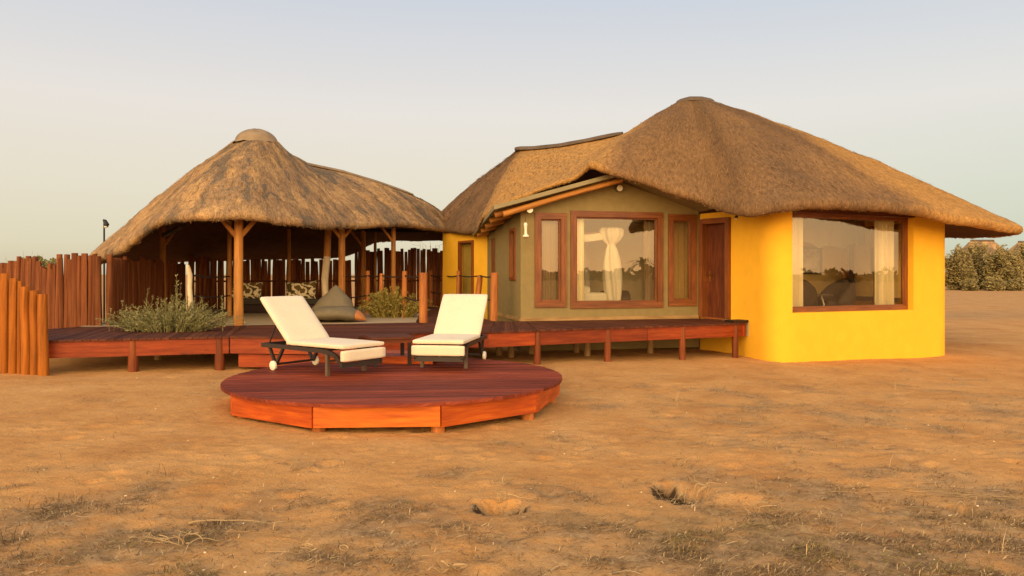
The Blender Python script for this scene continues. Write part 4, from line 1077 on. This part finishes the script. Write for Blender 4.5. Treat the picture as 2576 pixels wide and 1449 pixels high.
iw0, iw1 = V((4.55, 17.55)), V((8.95, 18.75)); iu = (iw1 - iw0).normalized(); inn = V((iu.y, -iu.x))
def on_back(px):
    r_ = (px - CXP) / FPX; t = (r_ * iw0.y - iw0.x) / (iu.x - r_ * iu.y); return iw0 + iu * t + inn * .075
picture(on_back(2150), on_back(2262), P(0, 712, 18.2).z, P(0, 600, 18.2).z, 'large pale picture between the right curtain and the armchair', inn)
picture(on_back(2010), on_back(2062), P(0, 690, 17.9).z, P(0, 620, 17.9).z, 'small brown picture beside the left living room curtain', inn)
dr = MB(); rows = []
a, b = ypt(.1, 1.5), ypt(3.6, 1.5)
for z_ in range(6):
    f = z_ / 5; rows.append([V((lerp(a.x, b.x, i / 60), lerp(a.y, b.y, i / 60) + .03 * sin(i * .9), lerp(2.78, 2.18 + .09 * abs(sin(i * .26)) + .08 * sin(i * .11), f))) for i in range(61)])
dr.grid(rows); tag(obj('ceiling_drape', dr, M['drape'], None, 60), 'grey drape with scalloped lower edge hanging under the living room ceiling', 'drape')

# ------------------------------------------------------------------ small fittings
wc = thing('wind_chime', 'white hanging chime below the log end on the olive wall', 'wind chime', P(1322, 600, 15.0))
mb = MB(); mb.tube([P(1322, 545, 15.0), P(1322, 560, 15.0)], .004, 5); obj('cord', mb, M['rope'], wc)
mb = MB(); ca = P(1322, 560, 15.0); cbm = P(1323, 598, 15.0)
mb.tube([ca, ca.lerp(cbm, .1), ca.lerp(cbm, .2), ca.lerp(cbm, .5), ca.lerp(cbm, .78), ca.lerp(cbm, .84), ca.lerp(cbm, .93), cbm], [.02, .042, .034, .026, .030, .06, .068, .03], 14); obj('shell_body', mb, M['white'], wc, 50)
spq = P(1856, 546, 14.72); sp = thing('spotlight', 'small black spotlight under the thatch on the yellow wall', 'spotlight', spq)
mb = MB(); mb.tube([spq + V((-.02, -.02, .05)), spq + V((-.05, -.04, -.03))], [.035, .03], 12); obj('housing', mb, M['black'], sp, 40)
mb = MB(); mb.tube([spq + V((-.051, -.041, -.031)), spq + V((-.056, -.045, -.043))], [.026, .024], 12); obj('lens', mb, M['white'], sp, 40)
lp = P(262, 690, 19.5); lamp = thing('lamp_post', 'thin black lamp post behind the pole fence', 'lamp post', (lp.x, lp.y, 0))
zt = P(262, 556, 19.5).z; mb = MB(); mb.tube([(lp.x, lp.y, -.1), (lp.x, lp.y, zt)], [.028, .022], 10); obj('pole', mb, M['black'], lamp, 40)
mb = MB(); hb = V((lp.x, lp.y, zt)); mb.tube([hb + V((-.02, 0, .03)), hb + V((.03, -.02, .0)), hb + V((.09, -.04, -.10)), hb + V((.085, -.045, -.16))], [.022, .05, .065, .04], 12); obj('hood', mb, M['black'], lamp, 40)
mb = MB(); rows = [[hb + V((.075, -.05, -.14)) + V((cos(a) * .05 * cos(e), sin(a) * .05 * cos(e), -.05 * sin(e))) for a in [2 * pi * k / 14 for k in range(14)]] for e in (0, .5, 1, 1.5)]
mb.grid(rows, closed=True); obj('lens', mb, M['white'], lamp, 60)
cbm = MB(); pts = [at_ground(1590, 868), at_ground(1640, 876), at_ground(1668, 874), at_ground(1700, 861)]
cbm.tube([p + V((0, 0, .03 + .2 * (i == 3))) for i, p in enumerate(pts)], .012, 6); tag(obj('loose_cable', cbm, M['white'], None, 40), 'pale loose cable lying in the sand below the raised deck', 'cable')

# ------------------------------------------------------------------ plants
def feathery(name, label, cat, base, wx, wy, h, n, mat, seed, lean=.35, leaf=.045, droop=0, plumes=()):
    r = random.Random(seed); t = thing(name, label, cat, base); stem, fol = MB(), MB()
    stems = []
    for _ in range(n):
        a = r.uniform(0, 2 * pi); q = sqrt(r.random()); x, y = cos(a) * wx * q, sin(a) * wy * q
        hh = h * (1 - .55 * q * q) * r.uniform(.45, .95); stems.append((x * .55, y * .55, x * r.uniform(.8, 1.25), y * r.uniform(.8, 1.25), hh))
    for (x, hh) in plumes: stems.append((x, r.uniform(-.1, .1), x + r.uniform(-.08, .05), r.uniform(-.1, .1), hh)); stems.append((x + .03, 0, x + .06, r.uniform(-.1, .1), hh * .85))
    for (x0, y0, x1, y1, hh) in stems:
        p0 = V((x0, y0, 0)); p2 = V((x1, y1, hh)); p1 = (p0 + p2) / 2 + V((-(x1 - x0) * .25, -(y1 - y0) * .25, hh * .14)); pts = []
        for k in range(9):
            f = k / 8; p = p0 * (1 - f) ** 2 + p1 * 2 * f * (1 - f) + p2 * f * f; p = p - V((0, 0, droop * hh * f ** 3)); pts.append(p)
        stem.tube(pts, [.006 * (1 - .7 * k / 8) for k in range(9)], 4, False)
        m = int(34 * (.5 + hh / h))
        tone0 = r.uniform(.0, .6)
        for _ in range(m):
            f = r.uniform(.12, 1.0); i = min(7, int(f * 8)); p = pts[i].lerp(pts[i + 1], f * 8 - i); td = (pts[i + 1] - pts[i]).normalized()
            sd = V((r.uniform(-1, 1), r.uniform(-1, 1), r.uniform(-.5, .7))); sd = (sd - td * sd.dot(td) * .6).normalized()
            d = (sd * .8 + td * .75).normalized(); l = leaf * r.uniform(.6, 1.7) * (1.3 - .7 * f); wv = d.cross(V((r.uniform(-1, 1), r.uniform(-1, 1), r.uniform(-1, 1)))).normalized() * l * r.uniform(.10, .2)
            fol.add([p, p + d * l * .5 + wv, p + d * l, p + d * l * .5 - wv], [(0, 1, 2, 3)], None, min(1, max(0, tone0 + r.uniform(-.1, .4))))
    obj('stems', stem, mat, t, rigid=True); obj('foliage', fol, mat, t, rigid=True, kind='stuff'); return t
b1 = deck(422, 833); feathery('feathery_bush', 'grey green feathery bush growing along the raised deck', 'bush', (b1.x, b1.y, DZ - .02), 1.12, .42, .66, 280, M['bush_grey'], 4, plumes=((-.75, .55), (-.35, .74), (.16, .98), (.12, .8), (.9, .62), (-.95, .4), (.62, .6), (-.15, .6)))
b2 = deck(985, 798); feathery('feathery_bush', 'yellow green drooping bush behind the rope railing posts', 'bush', (b2.x, b2.y + .15, DZ - .02), .86, .5, 1.12, 260, M['bush_yellow'], 9, .3, .05, .35)

def leafy_crown(mb, c, rx, ry, rz, n, size, r, clumps=26, tone_bias=0):
    cl = []
    for _ in range(clumps):
        d = V((r.gauss(0, 1), r.gauss(0, 1), r.gauss(0, 1))).normalized() * r.uniform(.45, 1.0); cl.append((V((d.x * rx, d.y * ry, d.z * rz)), r.uniform(.16, .38), r.uniform(-.18, .18)))
    for _ in range(n):
        o, s, tn = r.choice(cl); g = V((r.gauss(0, 1), r.gauss(0, 1), r.gauss(0, 1))).normalized() * r.random() ** .4
        p = c + o + V((g.x * s * rx, g.y * s * ry, g.z * s * rz * 1.1)); a = V((r.uniform(-1, 1), r.uniform(-1, 1), r.uniform(-1, 1))).normalized(); b = a.orthogonal().normalized(); k = size * r.uniform(.5, 1.4)
        mb.add([p - a * k, p + b * k * .45, p + a * k, p - b * k * .45], [(0, 1, 2, 3)], None, min(1, max(0, .5 + tn + tone_bias + r.uniform(-.25, .25))))
def bush(name, label, cat, base, rx, ry, h, n, size, mat, seed, group=None):
    r = random.Random(seed); t = thing(name, label, cat, base, 0, group); cr, tk = MB(), MB()
    leafy_crown(cr, V((0, 0, h * .5)), rx, ry, h * .50, n, size, r, 90); leafy_crown(cr, V((0, 0, h * .18)), rx * .95, ry, h * .2, n // 3, size, r, 18, -.1)
    for _ in range(16):
        a = r.uniform(0, 2 * pi); e = V((cos(a) * rx * r.uniform(.2, .85), sin(a) * ry * .8, h * r.uniform(.55, 1.0))); m = e * .5 + V((r.uniform(-.2, .2), 0, -.1 * h)); tk.tube([V((e.x * .1, e.y * .1, -.05)), m, e], [.06, .035, .012], 5, False)
    obj('branches', tk, M['trunk'], t, rigid=True); obj('crown', cr, mat, t, rigid=True, kind='stuff'); return t
DB = 74.0
for k, (x, y0, wpx, hpx, d) in enumerate(((2412, 728, 62, 112, DB), (2462, 730, 60, 118, DB + 3), (2522, 731, 66, 112, DB), (2580, 732, 60, 116, DB + 2))):
    p = P(x, 700, d); z0 = gz(p.x, p.y)
    bush('thorn_bush', ['dry grey thorn bush touching the yellow wall edge', 'dry olive thorn bush below the far flat topped roof', 'dry thorn bush between the two far thatched roofs', 'dry thorn bush at right edge of the photo'][k], 'bush', (p.x, p.y, z0), wpx / FPX * d * .66, 1.4, hpx / FPX * d * .93, 9000, .14, M['thorn'], 40 + k, 'dry thorn bushes beyond the sand')
for k, (x, y0, wpx, hpx, d) in enumerate(((2440, 731, 34, 30, DB - 3), (2500, 733, 46, 34, DB - 3.5), (2556, 734, 44, 32, DB - 3))):
    p = P(x, 700, d); bush('low_shrub', ['low grey shrub in front of the hedge nearest the yellow wall', 'low grey shrub in front of the middle of the far hedge', 'low dark shrub in front of the hedge at right edge'][k], 'shrub', (p.x, p.y, gz(p.x, p.y)), wpx / FPX * d * .6, .8, hpx / FPX * d, 1500, .13, M['thorn'], 70 + k, 'low shrubs before the hedge')
def far_hut(x0, x1, ytop, d, label):
    a, b = P(x0, ytop, d), P(x1, ytop, d); t = thing('far_thatched_hut', label, 'hut', ((a.x + b.x) / 2, d, 0)); mb = MB(); zr = a.z; ze = 2.6; ov = 2.6
    e = [V((a.x - ov, d - 3.5, ze)), V((b.x + ov, d - 3.5, ze)), V((b.x + ov, d + 3.5, ze)), V((a.x - ov, d + 3.5, ze))]; r0, r1 = V((a.x, d, zr)), V((b.x, d, zr))
    mb.add(e + [r0, r1] + [v - V((0, 0, .25)) for v in e], [(0, 1, 5, 4), (1, 2, 5), (2, 3, 4, 5), (3, 0, 4), (0, 6, 7, 1), (1, 7, 8, 2), (2, 8, 9, 3), (3, 9, 6, 0), (9, 8, 7, 6)]); ro = obj('roof', mb, M['thatch_old'], t)
    mb = MB(); mb.tube([r0 + V((0, 0, .02)), r1 + V((0, 0, .02))], .16, 8); obj('ridge_cap', mb, M['cap_dark'], ro)
    mb = MB(); mb.prism([(a.x - ov + .7, d - 2.8), (b.x + ov - .7, d - 2.8), (b.x + ov - .7, d + 2.8), (a.x - ov + .7, d + 2.8)], -.6, 2.5); obj('wall', mb, M['yellow'], t)
far_hut(2442, 2500, 606, 108, 'far thatched roof with flat ridge rising above the hedge')
far_hut(2562, 2625, 609, 110, 'far thatched roof cut by the right edge of the photo')
tp = P(104, 690, 46); ft = thing('small_tree', 'small tree whose top shows above the left pole fence', 'tree', (tp.x, 46, 0)); mb = MB(); r = random.Random(5)
leafy_crown(mb, V((0, 0, 2.35)), 1.0, .8, .42, 900, .10, r, 16); obj('crown', mb, M['bush_grey'], ft, rigid=True, kind='stuff')
mb = MB(); mb.tube([(0, 0, -.1), (.05, 0, 1.2), (0, 0, 2.2)], [.09, .07, .03], 7); obj('trunk', mb, M['trunk'], ft, rigid=True)
gp = P(62, 690, 24)
gt = thing('tall_grass_tuft', 'thin tall grass stalks above the left pole fence', 'grass', (gp.x, 24, 0)); mb = MB()
for k in range(9): a = r.uniform(-.5, .5); mb.tube([(a * .4, 0, 0), (a * .7, 0, 1.4), (a * 1.3, 0, r.uniform(2.0, 2.35))], [.012, .009, .003], 4, False)
obj('stalk', mb, M['bush_grey'], gt, rigid=True)
gp = P(1085, 690, 27); gt = thing('tall_grass_tuft', 'thin grass plume seen through the pavilion above the rear fence', 'grass', (gp.x, 27, 0)); mb = MB()
for k in range(7): a = r.uniform(-.7, .5); mb.tube([(a * .4, 0, 0), (a * .6, 0, 1.9), (a * .9, 0, 2.6), (a * 1.6, 0, r.uniform(2.5, 2.95))], [.012, .009, .006, .003], 4, False)
obj('stalk', mb, M['bush_grey'], gt, rigid=True)

# land behind the camera that the windows mirror
wl = MB(); r = random.Random(8)
for k in range(150):
    a = radians(r.uniform(8, -88)); dist = r.uniform(130, 200); c = V((4 + cos(a) * dist, 14 + sin(a) * dist, 0)); hh = r.uniform(1.4, 3.4)
    leafy_crown(wl, c + V((0, 0, hh * .45)), r.uniform(2.5, 5), r.uniform(2.5, 5), hh * .55, 110, .55, r, 8)
o = obj('far_woodland', wl, M['dark_leaf'], None, kind='stuff'); o['label'] = 'dark line of low trees mirrored in the bedroom window'
def mirrored_tree(px, py, dist, h, rad, label):
    r_ = (px - CXP) / FPX; u = (15.2 * r_ - .18) / (.970 - .2425 * r_); hit = B1 + UB * u; d = V((r_, 1)); n = NB; rf_ = d - 2 * d.dot(n) * n; q = hit + rf_ * dist
    t = thing('palm_tree', label, 'tree', (q.x, q.y, gz(q.x, q.y))); tr_, cr = MB(), MB(); rr_ = random.Random(int(px))
    tr_.tube([(0, 0, -.1), (.04, .03, h * .5), (0, .05, h)], [.12, .09, .08], 8, wob=.08); obj('trunk', tr_, M['trunk'], t, rigid=True)
    for k in range(26):
        a = 2 * pi * k / 26 * 2.4; el = rr_.uniform(-.5, 1.2); pts = []
        for j in range(6):
            f = j / 5; pts.append(V((cos(a) * rad * f * cos(el * (1 - f * .5)), sin(a) * rad * f * cos(el * (1 - f * .5)), h + rad * (sin(el) * f - .55 * f * f))))
        for j in range(5):
            s_ = V((-sin(a), cos(a), 0)) * (.10 * rad * (1.25 - j / 5)); s1_ = V((-sin(a), cos(a), 0)) * (.10 * rad * (1.25 - (j + 1) / 5))
            cr.add([pts[j] - s_, pts[j] + s_, pts[j + 1] + s1_, pts[j + 1] - s1_], [(0, 1, 2, 3)], None, rr_.random())
    obj('crown', cr, M['dark_leaf'], t, rigid=True)
mirrored_tree(1618, 665, 24, 2.3, 1.0, 'short fan palm mirrored at right side of the bedroom window')

# ------------------------------------------------------------------ litter on the sand
lm = MB(); gm_ = MB(); r = random.Random(11); cnt = 0; tries = 0
while cnt < 52000 and tries < 420000:
    tries += 1; y = 3.3 + 10.5 * r.random() ** 1.7; hw = y * .74 + .4; x = r.uniform(-hw, hw)
    if x < -5.4 and y > 10: continue
    if (x - RC.x) ** 2 + (y - RC.y) ** 2 < 2.0 ** 2 or y > 12.9 + .3 * x and x > -1 and y > 11.5: continue
    dl = min(1, litter(x, y))
    cl_ = sstep(-.05, .45, fbm(x, y, 2.6, 3, 17))
    if r.random() > dl * dl * 1.1 * (.2 + 1.0 * cl_) + .008: continue
    z = gheight(x, y); a = r.gauss(0, .65) + (pi if r.random() < .5 else 0); l = r.uniform(.012, .055) * (2.8 if r.random() < .10 else 1); b = r.uniform(-.5, .5); d0 = V((cos(a), sin(a), 0)); d1 = V((cos(a + b), sin(a + b), 0))
    wd = r.uniform(.0011, .0026); s0_ = V((-d0.y, d0.x, .3)) * wd; p0 = V((x, y, z + .003)); p1 = p0 + d0 * l * .5 + V((0, 0, r.uniform(.0, .018))); p2 = p1 + d1 * l * .5 + V((0, 0, r.uniform(-.016, .012)))
    if r.random() < .12 * cl_: p1 = p0 + d0 * l * .12 + V((0, 0, l * .5)); p2 = p1 + d1 * l * .35 + V((0, 0, l * .45))
    green = fbm(x, y, .8, 3, 31) > .34 and r.random() < .3
    (gm_ if green else lm).add([p0 - s0_, p0 + s0_, p1 + s0_, p1 - s0_, p2], [(0, 1, 2, 3), (3, 2, 4)], None, r.random() ** 1.15); cnt += 1
obj('dry_litter', lm, M['litter'], None, kind='stuff'); obj('green_grass', gm_, M['greengrass'], None, kind='stuff')
pb = MB()
for _ in range(110):
    y = 3.4 + 9 * r.random() ** 1.5; x = r.uniform(-y * .7, y * .7)
    if (x - RC.x) ** 2 + (y - RC.y) ** 2 < 2.3 ** 2 or y > 11.3: continue
    s_ = r.uniform(.003, .010); z = gheight(x, y); q = []
    for e, k in ((-1, .4), (0, 1), (1, .5)): q.append([V((x + cos(a) * s_ * k * r.uniform(.8, 1.3), y + sin(a) * s_ * k, z + s_ * .5 + e * s_ * .5)) for a in [2 * pi * t_ / 6 for t_ in range(6)]])
    pb.grid(q, closed=True); n_ = len(pb.v); pb.f += [tuple(range(n_ - 6, n_))]
obj('pale_pebbles', pb, M['pebble'], None, kind='stuff')
# tangles of roots and twigs one can point to
def tangle(px, py, spread, n, rad, lift, label, name='dry_twig', cat='twig', seed=1, flat=.55, long=0):
    r = random.Random(seed); c = at_ground(px, py); c.z = gheight(c.x, c.y); t = thing(name, label, cat, c); mb = MB()
    for _ in range(n):
        a = r.uniform(0, 2 * pi); p = V((r.gauss(0, spread * .3), r.gauss(0, spread * .3 * flat), 0)); pts = []; L = spread * r.uniform(.4, 1.1)
        if long: a = r.gauss(long, .25); L *= 1.3
        k1, ph, up = r.uniform(-2.2, 2.2) * (.15 if long else 1), r.uniform(0, 3), lift * r.uniform(.2, 1); rr0 = rad * r.uniform(.5, 1)
        for k in range(14):
            q = c + p; f = k / 13; pts.append(V((p.x, p.y, gheight(q.x, q.y) - c.z + .004 + up * abs(sin(f * 3.0 + ph)))))
            a += (k1 * .22 + r.uniform(-.16, .16) * (.4 if long else 1)); p = p + V((cos(a), sin(a) * flat, 0)) * L / 13
        mb.tube(pts, [rr0 * (1 - .06 * k) for k in range(14)], 5, False)
        if n <= 4: obj('stem', mb, M['twig'], t, rigid=True); mb = MB()
    if n > 4: obj('stems', mb, M['twig'], t, rigid=True, kind='stuff')
    return t
tangle(1722, 1225, .26, 26, .0035, .07, 'matted dry roots at the rim of the right burrow hole', 'root_tangle', 'roots', 1)
tangle(1255, 1262, .22, 20, .003, .05, 'thin dry roots across the middle burrow hole', 'root_tangle', 'roots', 2)
tangle(450, 1370, .34, 16, .0045, .05, 'curled pale roots on dark litter at lower left', 'root_tangle', 'roots', 3)
tangle(785, 1383, .3, 9, .004, .025, 'few pale twigs on dark litter below the round deck', 'dry_twig', 'twig', 4)
tangle(600, 1330, .45, 2, .006, .03, 'long thin twig lying between the two lower left tangles', 'dry_twig', 'twig', 5, .6, .55)
tangle(740, 1185, .14, 3, .007, .05, 'short bent twig standing in the sand left of the burrows', 'dry_twig', 'twig', 6)
tangle(2290, 1238, .8, 12, .0035, .03, 'long pale straw bundle at lower right', 'straw_bundle', 'straw', 7, .4, -.12)
tangle(2150, 1228, .12, 7, .005, .04, 'small pale broken stalk left of the straw bundle', 'dry_twig', 'twig', 8)
tangle(1130, 1442, .22, 4, .008, .06, 'thick curled pale stem at the bottom edge of the photo', 'dry_twig', 'twig', 9)
tangle(1915, 1283, .35, 9, .0035, .03, 'loose dry twigs right of the right burrow hole', 'dry_twig', 'twig', 10)
tangle(2005, 1141, .1, 3, .006, .03, 'white bone like stick on the sand ridge', 'dry_twig', 'twig', 12)
tangle(2430, 1275, .16, 7, .004, .08, 'dark little root sticking up from sand at lower right', 'root_tangle', 'roots', 13)
